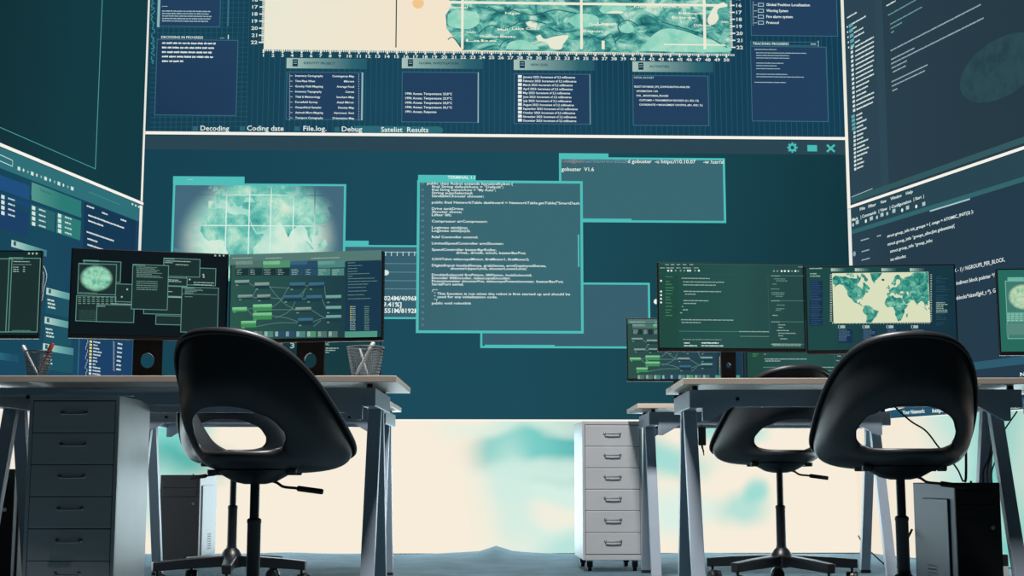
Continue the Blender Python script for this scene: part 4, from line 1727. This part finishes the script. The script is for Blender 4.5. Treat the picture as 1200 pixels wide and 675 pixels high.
p.rect(*q2(750, 322), *q2(968, 326), WBD)
u, v = q2(765, 338)
p.words(u, v, u + 9, h=1, m=MTD)
for (x_, y_, w) in ((640, 112, 30), (635, 122, 10), (706, 136, 15), (660, 232, 12), (660, 242, 16), (820, 248, 24), (820, 262, 22), (212, 398, 9), (300, 383, 24), (660, 340, 16), (660, 306, 5)):
    u, v = q2(x_, y_)
    p.words(u, v, u + w, h=1.2, m=MT_)
for (x_, y_) in ((400, 293), (366, 340), (882, 200), (884, 214), (795, 230)):
    u, v = q2(x_, y_)
    p.disc(u, v, 1.1, MT_, 10)
for x_ in (957, 985, 1010):
    u, v = q2(x_, 79)
    p.rect(u - 1, v - 1, u + 1, v + 1, MT_)
p.build()

c, W, a = place(268.6, 449, 345, 4.61, 4.51)
zb = at(358, 401, 4.56).z
Hm = at(358, 297, 4.56).z - zb
NODEBG = glow_ramp('node_desktop', [(0, '2b554c'), (.5, '23474a'), (1, '1a3745')], (1, 0, 0), .3, 4, bias=.5, length=.5)
r, s, so = monitor('right monitor of the pair behind the front left chair, showing a node diagram', c, zb, W, Hm, a, NODEBG)


def node_screen(s, so, q, full=True):
    """flow diagram desktop; q maps the diagram's own units to picture pixels"""
    def rc(p, x0, y0, x1, y1, m):
        p.rect(*q(x0, y0), *q(x1, y1), m)
    GR = [glow('7f9a90'), glow('7cc493'), glow('3c6a86'), glow('6fa59f')]
    GD = [glow('4f6f69'), glow('4f8f6c'), glow('274c66'), glow('4a827c')]
    DKN = glow('1b3236')
    p = s.part('header_tables', so).at(1)
    rc(p, 50, 66, 682, 90, glow('547872'))
    p.at(2)
    for a_, b_ in ((62, 145), (200, 270), (390, 510)):
        u, v = q(a_, 81)
        p.words(u, v, q(b_, 81)[0], h=1.2, m=MT_)
    for i in range(4):
        x_ = 76 + i * 114
        rc(p, x_, 93, x_ + 112, 118, GD[i])
        rc(p, x_, 93, x_ + 70, 106, GR[i])
        rc(p, x_ + 56, 110, x_ + 110, 117, GD[i])
        for j in range(2):
            xx_ = x_ + j * 57
            rc(p, xx_, 124, xx_ + 52, 152, DKN if i < 2 else GD[i])
            for k_ in range(4):
                u, v = q(xx_ + 4, 128 + k_ * 6.5)
                p.words(u, v, q(xx_ + 4 + random.uniform(16, 30), 0)[0], h=1.1, m=MT_)
    p.build()
    p = s.part('node_diagram', so).at(1)
    LN = glow('5d7f7c')
    for P in ([(132, 185), (160, 205), (148, 240), (165, 245)], [(215, 195), (240, 230), (280, 270), (325, 295)], [(225, 285), (260, 260), (290, 210), (300, 200)], [(215, 200), (300, 205), (330, 200)], [(365, 195), (380, 195)],
              [(445, 195), (450, 240), (452, 248)], [(220, 245), (280, 250)], [(352, 250), (370, 248)], [(435, 250), (452, 290)], [(225, 295), (300, 295), (330, 295)], [(225, 320), (290, 330), (335, 345)], [(160, 365), (250, 350), (335, 350)],
              [(397, 345), (440, 330), (452, 330)], [(390, 295), (430, 320), (452, 330)], [(122, 293), (148, 320)], [(122, 293), (148, 288)], [(365, 205), (350, 250)], [(240, 330), (300, 300), (330, 250), (370, 205)], [(400, 365), (430, 340)]):
        p.path([q(w_.x, w_.y) for w_ in spline([(x_, y_, 0) for x_, y_ in P], 5)], .7, LN)
    p.at(2)
    for (x0_, y0_, x1_, y1_, kd) in ((72, 172, 132, 190, 0), (155, 182, 215, 207, 0), (300, 182, 365, 208, 2), (380, 182, 445, 207, 2), (85, 233, 145, 250, 0), (165, 232, 220, 255, 0), (275, 235, 352, 260, 2), (370, 235, 435, 260, 2), (452, 235, 515, 262, 3),
                                    (62, 285, 122, 302, 1), (148, 273, 226, 300, 1), (148, 308, 226, 335, 1), (325, 285, 390, 305, 0), (452, 280, 515, 305, 3), (335, 330, 397, 358, 2), (452, 318, 515, 345, 3), (98, 342, 160, 368, 1)):
        rc(p, x0_, y0_ + 8, x1_, y1_, glow('1f3a44') if kd != 1 else glow('3f8a56'))
        rc(p, x0_, y0_, x1_, y0_ + 11, GR[kd])
        rc(p, x0_ + 4, y1_, x0_ + 14, y1_ + 5, MTD)
    for i in range(9):
        x_ = 104 + i * 44.7
        rc(p, x_, 385, x_ + 38, 409, GD[[0, 0, 3, 2, 2, 3, 1, 0, 0][i]])
        rc(p, x_ + 2, 386, x_ + 14, 406, MT_)
    p.build()
    p = s.part('list_panel', so).at(1)
    rc(p, 535, 92, 675, 408, glow('19384c'))
    p.at(2)
    for y_, w in ((100, 30), (112, 60), (124, 40), (136, 40), (146, 90), (156, 20), (166, 110), (178, 122), (190, 85), (203, 75), (218, 80), (234, 70), (250, 95)):
        u, v = q(543, y_)
        p.words(u, v, q(543 + w, y_)[0], h=.9, m=MTD)
    for i in range(13):
        y_ = 280 + i * 8
        rc(p, 553, y_, 557, y_ + 4, glow('d7cf80') if i < 8 else MT_)
        u, v = q(560, y_ + 2)
        p.words(u, v, q(575, y_)[0], h=1.1, m=MT_)
        u, v = q(612, y_ + 2)
        p.words(u, v, q(632, y_)[0], h=1.1, m=MTD)
    rc(p, 530, 386, 665, 408, glow('4f9582'))
    p.build()


node_screen(s, so, lambda x, y_: (255 + x / 3.555, 280 + y_ / 3.555))

# --- right-hand monitors
c, W, a = place(770.6, 943.3, 360, 4.74, 4.78)
zb = at(857, 412.4, 4.76).z
Hm = at(857, 308, 4.76).z - zb
CODEBG = glow_ramp('code_desktop', [(0, '1f4a44'), (.5, '26504d'), (1, '234645')], (1, 0, 0), .4, 3, bias=.5, length=.5)
r, s, so = monitor('left monitor of the right desk pair, showing a green code editor', c, zb, W, Hm, a, CODEBG, neck=.026)
r6 = lambda x, y_: (720 + x / 3.97, 290 + y_ / 3.97)


def code_screen(s, so, q):
    p = s.part('code_editor', so).at(1)

    def rc(x0, y0, x1, y1, m):
        p.rect(*q(x0, y0), *q(x1, y1), m)

    def wd(x, y_, x1, h, m, **kw):
        u, v = q(x, y_)
        p.words(u, v, q(x1, y_)[0], h=h, m=m, **kw)
    LN = glow('4f8278')
    rc(208, 72, 880, 84, glow('2f5a56'))
    rc(205, 122, 880, 130, glow('376a62'))
    rc(205, 130, 300, 465, glow('20493f'))
    p.at(2)
    for i, x_ in enumerate((236, 262, 290, 318, 350)):
        wd(x_, 80, x_ + 17, 1.3, MT_)
    for x_, w in ((212, 22), (240, 38), (288, 20), (318, 40), (370, 24)):
        wd(x_, 95, x_ + w, 1.2, MT_)
    for x_ in (250, 265, 285, 308, 325, 342, 352, 375, 393):
        u, v = q(x_, 108)
        p.disc(u, v, 1.2, TXT if x_ in (250, 265, 342, 352, 393) else MTD, 10)
    for x_ in (742, 758, 778, 793, 810, 826, 842, 855):
        u, v = q(x_, 110)
        p.disc(u, v, 1.2, TXT if 770 < x_ < 820 or x_ == 842 else MTD, 10)
    for x_ in (858, 866, 873):
        u, v = q(x_, 91)
        p.rect(u - .5, v - .5, u + .5, v + .5, MT_)
    rc(714, 132, 720, 392, LN)
    rc(300, 388, 720, 394, LN)
    for y_ in (132, 248, 346, 450):
        rc(728, y_ - 2, 880, y_ + 2, LN)
        wd(730, y_, 770, 1.3, MT_)
    wd(580, 391, 720, 1.3, MT_)
    wd(584, 413, 720, 1, MTD)
    for y_, a_, b_ in ((143, 312, 445), (160, 320, 510), (174, 320, 475), (204, 322, 497), (217, 328, 378), (247, 320, 438), (260, 322, 380), (275, 314, 320), (290, 318, 342), (304, 306, 316), (336, 310, 555), (349, 312, 402), (428, 318, 498)):
        wd(a_, y_, b_, 1.3, MT_ if y_ < 380 else MTD)
    for y_ in (444, 457):
        wd(324, y_, 385 if y_ > 450 else 350, 1.5, TXT)
        wd(405, y_, 510 if y_ > 450 else 485, 1.5, TXT)
    for y_ in (136, 158, 171, 187, 200, 215, 231, 243, 258, 274, 290, 303, 316):
        wd(238, y_, 238 + random.randint(18, 40), 1, glow('4f9a68'))
    for y_ in (155, 205, 222, 239, 256):
        u, v = q(217, y_)
        p.disc(u, v, 1.2, TXT, 10)
    for y_, a_, b_ in ((146, 742, 795), (155, 752, 808), (170, 735, 755), (193, 728, 768), (210, 730, 792), (218, 732, 790), (227, 750, 785), (268, 755, 795), (285, 752, 790), (292, 750, 775), (316, 735, 760), (360, 762, 795), (372, 762, 785), (386, 755, 812), (399, 762, 843), (411, 762, 785), (425, 770, 805), (449, 735, 868), (456, 735, 868)):
        wd(a_, y_, b_, 1.2, MT_ if y_ > 300 else MTD)
    p.build()


code_screen(s, so, r6)

c, W, a = place(944.2, 1121.3, 360, 4.775, 4.72)
zb = at(1030, 414.2, 4.75).z
Hm = at(1030, 310.6, 4.75).z - zb
MAPBG = glow_ramp('map_desktop', [(0, '1c4745'), (.4, '153844'), (1, '142f40')], (1, 0, -.6), .4, 4, bias=.55, length=.5)
r, s, so = monitor('monitor showing the world map, behind the front right chair', c, zb, W, Hm, a, MAPBG, neck=.026)
p = s.part('world_map', so).at(2)
q4 = lambda x, y_: (930 + x / 6, 300 + y_ / 6)
MC = glow('e4d9bc')
p.rect(*q4(270, 122), *q4(962, 466), glow_ramp('map_sea', [(0, 'd9dfbd'), (1, 'e8d6b8')], (0, 0, -1), .2, 4, sample=True, bias=1.2, length=.2))
ml = glow_noise('map_land', [(.32, '14595c'), (.45, '2b8378'), (.56, '58ad98'), (.68, '9fd0b2')], 45, 10, .8)
world_map(p, (*q4(272, 124), *q4(960, 464)), 930 + 682 / 6, 300 + 372 / 6, 2.364 / 6, ml, MC, 3)
p.build()
p = s.part('map_ruler', so).at(2)
TK = glow('c6d6cc')
for i in range(58):
    x_ = 272 + i * 12
    p.rect(*q4(x_, 466), *q4(x_ + 4, 474 if i % 2 else 478), TK)
for i in range(26):
    y_ = 130 + i * 13
    p.rect(*q4(256, y_), *q4(270, y_ + 4), TK)
    p.rect(*q4(962, y_), *q4(972, y_ + 4), TK)
p.build()
p = s.part('data_windows', so).at(1)
HG = glow_ramp('tiny_header', [(0, 'a5beb2'), (1, '2a555c')], (1, 0, 0), 0, 1, sample=False, length=.05)
for x_ in (262, 430, 617, 816):
    for i in range(6):
        mcol = glow(['a9c0b4', '93ada4', '7a9691', '5f7f7d', '46696b', '32565c'][i])
        p.rect(*q4(x_ + i * 17, 86), *q4(x_ + i * 17 + 17, 108), mcol)
DB = glow('17304e')
p.rect(*q4(118, 175), *q4(205, 300), DB)
for i, y_ in enumerate((310, 365, 420, 445)):
    p.rect(*q4(112, y_), *q4(205, y_ + 45), DB)
for x_ in (312, 484, 652, 826):
    p.rect(*q4(x_, 488), *q4(x_ + 50, 508), glow('9fb9b2'))
    p.rect(*q4(x_, 515), *q4(x_ + 105, 610), DB)
p.at(2)
for (x_, y_, w) in ((116, 125, 48), (116, 142, 72), (112, 88, 90)):
    u, v = q4(x_, y_)
    p.words(u, v, q4(x_ + w, y_)[0], h=1.5, m=MT_)
for i in range(24):
    u, v = q4(122, 182 + i * 13)
    p.words(u, v, q4(122 + random.randint(50, 78), 0)[0], h=.9, m=glow('35587a'))
for i in range(28):
    u, v = q4(1002, 134 + i * 13)
    if 15 <= i <= 20:
        p.words(u, v, q4(1002 + random.randint(45, 85), 0)[0], h=1.3, m=MT_)
    elif i % 5:
        p.words(u, v, q4(1002 + random.randint(30, 90), 0)[0], h=.9, m=glow('2d5568'))
for x_ in (312, 484, 652, 826):
    p.rect(*q4(x_ + 5, 490), *q4(x_ + 16, 506), glow('17384a'))
    for i in range(7):
        u, v = q4(x_ + 6, 522 + i * 12)
        p.words(u, v, q4(x_ + random.randint(60, 98), 0)[0], h=1, m=glow('5b7c92'))
p.build()

c, W, a = place(1169.5, 1345, 365, 4.74, 4.70)
zb = at(1175, 416.6, 4.74).z
Hm = at(1175, 314.8, 4.74).z - zb
r, s, so = monitor('rightmost monitor, cut off by the right edge, showing a green globe window', c, zb, W, Hm, a, glow('27695e', True))
p = s.part('globe_window', so).at(1)
W6 = glow('6fb3a2')
p.frame(1177.5, 329, 1226, 397, .9, W6, glow('3f7a6e'))
p.rect(1180.5, 325, 1200, 330, W6)
p.at(2)
cx, cz = s.pix(1199.5, 348)
k = p.px(1199.5, 348)
p.poly([(cx + 18 * k * math.cos(2 * PI * i / 40), cz + 15.5 * k * math.sin(2 * PI * i / 40)) for i in range(40)],
       glow_noise('mini_globe_pale', [(.32, '6fae95'), (.45, 'a3cba8'), (.6, 'c6d8b4')], 60, 6, 0, mask=(cx, cz, 18.5 * k, 16 * k), bg='3f7a6e', lo=0, hi=.25))
p.at(1.8)
p.rect(1179, 366, 1225, 377, glow('5f9e8f'))
p.rect(1179, 379, 1225, 392, glow('57877b'))
p.at(2)
for j in range(4):
    for i in range(9):
        p.words(1180 + i * 5, 368 + j * 2.5, 1183.4 + i * 5, h=1.3, m=glow('9fcab8'), gap=.1)
p.build()

# --- monitors on the rear desks
c, W, a = place(734.6, 872, 410, 6.2, 6.2)
zb = at(800, 447, 6.2).z
Hm = at(800, 372.6, 6.2).z - zb
r, s, so = monitor('left monitor on the rear right desk, showing a node diagram', c, zb, W, Hm, a, glow_ramp('node_desktop_dim', [(0, '2c5048'), (.5, '274550'), (1, '213a4a')], (1, 0, 0), .3, 4, bias=.5, length=.5))
node_screen(s, so, lambda x, y_: (735.5 + (x - 50) * 135 / 632, 373.4 + (y_ - 62) * 72 / 352))
c, W, a = place(874, 1012, 410, 6.2, 6.2)
r, s, so = monitor('right monitor on the rear right desk, showing a dim code editor', c, zb, W, Hm, a, CODEBG)
code_screen(s, so, lambda x, y_: (875 + (x - 204) * 136 / 680, 373.4 + (y_ - 68) * 71 / 402))
c, W, a = place(303, 446.5, 410, 6.02, 6.02)
zb = at(400, 446, 6.02).z
Hm = at(400, 368, 6.02).z - zb
r, s, so = monitor('single monitor on the rear left desk, seen under the node diagram monitor', c, zb, W, Hm, a, glow('12333b', True))
p = s.part('text_window', so).at(1)
p.frame(379, 372, 444, 441, .6, glow('2b5a62'), glow('143a40'))
p.at(2)
p.text('AC', 380, 404.5, 386, h=3, m=MT_, bold=.02)
for v, b in ((408, 397), (410.5, 393), (413, 386)):
    p.words(380, v, b, h=1.4, m=MT_)
p.text('3', 340, 408, 345, h=6, m=MT_, bold=.02)
p.words(324, 403, 332, h=2, m=MTD)
p.build()


# ================================================================== pen cups and pens
def pen_cup(label, x, y, rb, rt, h, mat):
    bm = bmesh.new()
    n, mrows = 44, 20
    rows = []
    for j in range(mrows + 1):
        t = j / mrows
        r_ = rb + (rt - rb) * t
        rows.append([bm.verts.new((r_ * math.cos(2 * PI * (i + .5 * (j % 2)) / n), r_ * math.sin(2 * PI * (i + .5 * (j % 2)) / n), h * t)) for i in range(n)])
    for j in range(mrows):
        for i in range(n):
            k = (i + 1) % n
            bm.faces.new((rows[j][i], rows[j][k], rows[j + 1][k], rows[j + 1][i]))
    me = bpy.data.meshes.new('mesh_wall')
    bm.to_mesh(me)
    bm.free()
    me.materials.append(mat)
    root = thing('pen_cup', label, 'pen cup', (x, y, DZ), 0, 'wire mesh pen cups')
    o = bpy.data.objects.new('mesh_wall', me)
    C.objects.link(o)
    o.parent = root
    wf = o.modifiers.new('wire', 'WIREFRAME')
    wf.thickness = .0016
    wf.use_even_offset = False
    b = MB()
    b.tube([(rt * math.cos(2 * PI * i / 36), rt * math.sin(2 * PI * i / 36), h) for i in range(37)], .002, mat, 8, False)
    b.build('rim', root)
    b = MB()
    b.lathe([(rb, 0.0005), (rb + .001, .004), (rb - .002, .005)], mat, 32)
    b.build('base', root)
    return root


def pen(label, a, b, m, r=.0038, name='pen', group=None):
    """a pen from its foot a to its end b"""
    a, b = Vector(a), Vector(b)
    d = (b - a)
    L = d.length
    root = thing(name, label, 'pen', a, 0, group or 'pens in the wire cups')
    rot = d.to_track_quat('Z', 'Y')
    root.rotation_mode = 'QUATERNION'
    root.rotation_quaternion = rot
    k = MB()
    k.lathe([(.0006, 0), (r * .8, .012), (r, .02), (r, L - .03)], m, 12)
    k.build('barrel', root)
    k = MB()
    k.lathe([(r * 1.15, L - .03), (r * 1.2, L - .004), (r * .6, L)], m, 12)
    k.box(-.0012, .0012, r * 1.1, r * 1.7, L - .028, L - .002, m)
    k.build('cap', root)


cy = 4.37
ca = at(428, 440, cy)
pen_cup('grey wire mesh pen cup at the right end of the front left desk', ca.x, cy, .0415, .058, at(428, 407, cy).z - DZ, MESH)
b0 = DZ + .006
pen('thick white pen sticking out above the rim of the right pen cup', (ca.x - .032, cy + .004, b0), tuple(at(438.5, 401, cy - .002)), PEN_W, .005)
pen('thin white pen leaning left inside the right pen cup', (ca.x + .008, cy + .018, b0), (at(421, 410, cy + .018).x, cy + .018, at(421, 408.5, cy + .018).z), PEN_W, .003)
cb = at(44, 437, cy)
pen_cup('dark wire mesh pen cup at the left end of the front left desk', cb.x, cy, .028, .042, at(44, 412, cy).z - DZ, pbr('dark_wire_mesh', '3a4246', .45, .5))
pen('white pen leaning left in the left pen cup', (cb.x + .004, cy - .004, b0), (at(28, 405, cy).x, cy - .012, at(28, 405, cy).z), PEN_W, .004)
pen('red pen leaning right in the left pen cup', (cb.x - .004, cy + .01, b0), (at(61, 402, cy).x, cy + .012, at(61, 402, cy).z), PEN_R, .005)


# ================================================================== computers
def tower(label, loc, rz, W, D, Hh, front, side, cover=True, feet=True):
    root = thing('computer_tower', label, 'computer', loc, rz, 'computer towers')
    b = MB()
    b.box(-W / 2 + .003, W / 2 - .003, .012, D, .012, Hh, side, .003)
    b.build('case', root)
    f = MB()
    f.box(-W / 2, W / 2, -.0, .014, .012, Hh + .002, front, .003)
    fo = f.build('front_panel', root)
    k = MB()
    k.box(-W / 2 + .014, W / 2 - .014, -.003, .002, Hh - .06, Hh - .022, front, .002)
    k.box(-W / 2 + .014, W / 2 - .014, -.003, .002, Hh - .105, Hh - .067, front, .002)
    k.build('drive_cover', fo)
    k = MB()
    k.lathe([(.0, 0), (.007, 0), (.007, .004), (.0, .004)], CHROME, 14, mtx=Matrix.Translation((W / 2 - .03, 0, Hh - .14)) @ Matrix.Rotation(PI / 2, 4, 'X'))
    k.build('power_button', fo)
    for sx in (-1, 1):
        pnl = MB()
        x0_, x1_ = (W / 2 - .004, W / 2 + .004) if sx > 0 else (-W / 2 - .004, -W / 2 + .004)
        pnl.box(x0_, x1_, .06, D - .1, .04, Hh - .05, side, .0035)
        xo = x1_ if sx > 0 else x0_
        for i in range(7):               # vent slots
            for j in range(5):
                yy = D * .45 + j * .018
                pnl.box(xo - .0006, xo + .0006, yy, yy + .011, .07 + i * .012, .075 + i * .012, CABINET_IN)
        pnl.build('side_panel', root)
        for yy in (.05, D - .05):
            ft = MB()
            ft.lathe([(.014, 0.0), (.016, .002), (.016, .012)], RUBBER, 16, (sx * (W / 2 - .03), yy, 0))
            ft.build('foot', root)
    k = MB()
    k.lathe([(.004, Hh), (.004, Hh + .007)], METAL_BLACK, 10, (W * .18, D * .3, 0))
    k.build('top_knob', root)
    return root


tw = at(213, 557, 6.95)
tower('black fronted computer with white side on the floor below the rear left desk', (tw.x, 6.92, 0), R(0), .196, .42, .44, PC_BLACK, PC_WHITE)
tower('black fronted computer with blue-grey side under the right desks', (1.482, 4.46, 0), R(4), .147, .385, .415, PC_BLACK, PC_SIDE)
tower('dark computer at the far left, half hidden by the dark drawer cabinet', (-1.86, 4.95, 0), R(4), .2, .42, .46, PC_BLACK, PC_BLACK)


# ================================================================== cables and small devices
def cable(label, pts, r=.0035, m=None, group='loose cables'):
    b = MB()
    b.tube(spline(pts, 8), r, m or CABLE, 8)
    o = b.build('cable')
    return tag(o, label, 'cable', group)


def A(u, v, Y):
    return tuple(at(u, v, Y))


def top(u, Y):
    p_ = at(u, 566, Y)
    return (p_.x, Y, .419)


cable('black cable crossing behind the opening of the front right chair', [A(1040, 466, 4.85), A(1052, 480, 4.84), A(1068, 494, 4.82), A(1085, 505, 4.8), A(1100, 524, 4.76), A(1112, 537, 4.74), A(1122, 550, 4.72), A(1127, 561, 4.7), top(1129, 4.7)], .003)
cable('thick black cable dropping straight to the top of the right computer', [A(1129, 474, 4.8), A(1131, 505, 4.78), A(1132, 530, 4.74), A(1132, 558, 4.71), top(1131, 4.7)], .0045)
cable('black cable curving down behind the right computer, left of the two there', [A(1161, 488, 4.676), A(1159, 500, 4.676), A(1162, 516, 4.676), A(1159, 536, 4.676), A(1152, 558, 4.676), (1.585, 4.676, .3), (1.582, 4.676, .006)], .0032)
cable('black cable bowing past the front right desk leg behind the right computer', [A(1166, 490, 4.682), A(1167, 510, 4.682), A(1163, 530, 4.682), A(1157, 556, 4.682), (1.602, 4.682, .3), (1.60, 4.682, .006)], .0032)
cable('thin black cable slanting from the right edge down behind the right computer', [A(1192, 482, 4.681), A(1177, 504, 4.681), A(1169, 520, 4.681), A(1166, 540, 4.681), A(1162, 560, 4.681), (1.618, 4.681, .3), (1.618, 4.681, .006)], .0026)
cable('black cable arcing on the floor by the rear right trestle legs', [A(1006, 628, 7.0), A(1014, 641, 6.9), A(1024, 650, 6.8), (1.8, 6.75, .008), (1.86, 6.7, .006)], .004)
cable('black cable looping beside the foot of the right computer', [A(1069, 620, 4.86), A(1062, 636, 4.86), A(1061, 655, 4.86), A(1065, 672, 4.86), (1.40, 4.87, .03), (1.43, 4.95, .007), (1.47, 5.1, .006)], .004)
cable('thin white cable hanging beside the leftmost monitor', [A(47, 308, 4.66), A(52, 314, 4.66), A(54.5, 325, 4.66), A(51, 340, 4.66), A(49, 352, 4.66), A(46, 354, 4.66)], .0016, CABLE_W)
cable('second thin white cable behind the leftmost monitor edge', [A(47, 312, 4.67), A(51, 322, 4.67), A(49.5, 338, 4.67), A(47.5, 350, 4.67), A(44, 356, 4.67)], .0014, CABLE_W)
cable('black cable sagging under the rear right desk from the apron', [A(766, 499, 6.35), A(774, 501, 6.34), A(783, 498, 6.33), A(792, 495, 6.3), A(800, 494, 6.28)], .006)

# power adapter under the rear right desk
pa = at(822, 489, 6.39)
root = thing('power_adapter', 'black power adapter hanging under the rear right desk', 'power adapter', (pa.x, 6.39, 0))
b = MB()
zt = DZ - .024
b.box(-.018, .018, -.015, .015, .575, .66, METAL_BLACK, .004)
b.build('body', root)
b = MB()
b.tube(spline([(.0, 0, .577), (.002, 0, .565), (.006, 0, .55), (.008, 0, .53)], 5), [.005] * 6 + [.004] * 6 + [.0025] * 4, CABLE, 8)
b.build('plug_cable', root)
b = MB()
b.tube(spline([(0, 0, .658), (0, 0, .69), (0, 0, zt)], 4), .004, CABLE, 8)
b.build('hanging_cable', root)

# small device on the floor right of the computer
pd = at(1174, 650, 5.95)
root = thing('power_strip', 'small black power strip on the floor behind the right computer', 'power strip', (pd.x, 5.95, 0), R(5))
b = MB()
b.box(-.03, .03, 0, .26, .0, .11, METAL_BLACK, .006)
b.build('body', root)
b = MB()
b.box(-.026, .026, -.002, .001, .012, .06, pbr('pale_label', 'b9bfc2', .5), 0)
b.build('rating_label', root)

# ================================================================== lamps and world
def lamp(name, loc, size, energy, col, rot=(0, 0, 0)):
    d = bpy.data.lights.new(name, 'AREA')
    d.energy = energy
    d.color = col
    d.size = size
    o = bpy.data.objects.new(name, d)
    C.objects.link(o)
    o.location, o.rotation_euler = loc, rot
    return o


cl_ = lamp('ceiling_lamp', (0.1, 3.97, 4.0), .5, 185, (1, .98, .96), (R(7), 0, 0))
cl_.data.spread = R(140)


def row_fill(name, root, x0, x1, h, power, col):
    """unseen area lamp added before one row of the video wall to boost its light"""
    d = bpy.data.lights.new(name, 'AREA')
    d.shape = 'RECTANGLE'
    d.size, d.size_y = x1 - x0, h
    d.energy, d.color = power, col
    o = bpy.data.objects.new(name, d)
    C.objects.link(o)
    M = Matrix.Translation(root.location) @ Matrix.Rotation(root.rotation_euler[2], 4, 'Z') @ Matrix.Translation(((x0 + x1) / 2, -.02, h / 2)) @ Matrix.Rotation(-PI / 2, 4, 'X')
    o.matrix_world = M
    return o


COOL = (.68, .9, 1)  # tint of the added lamps; the screen rows alone light the room too weakly
row_fill('back_row_fill', rbm, .1, BW - .1, .68, 36, COOL)
row_fill('left_row_fill', rl3, -2.1, -.1, .68, 15, COOL)
row_fill('right_row_fill', rr3, .1, 2.1, .68, 15, COOL)

w = bpy.data.worlds.new('room_air')
w.use_nodes = True
w.node_tree.nodes['Background'].inputs['Color'].default_value = (.35, .5, .6, 1)
w.node_tree.nodes['Background'].inputs['Strength'].default_value = 0.008
bpy.context.scene.world = w
vs_ = bpy.context.scene.view_settings
vs_.view_transform = 'Standard'
vs_.look = 'None'
vs_.exposure = 0
vs_.gamma = 1
vs_.use_curve_mapping = False
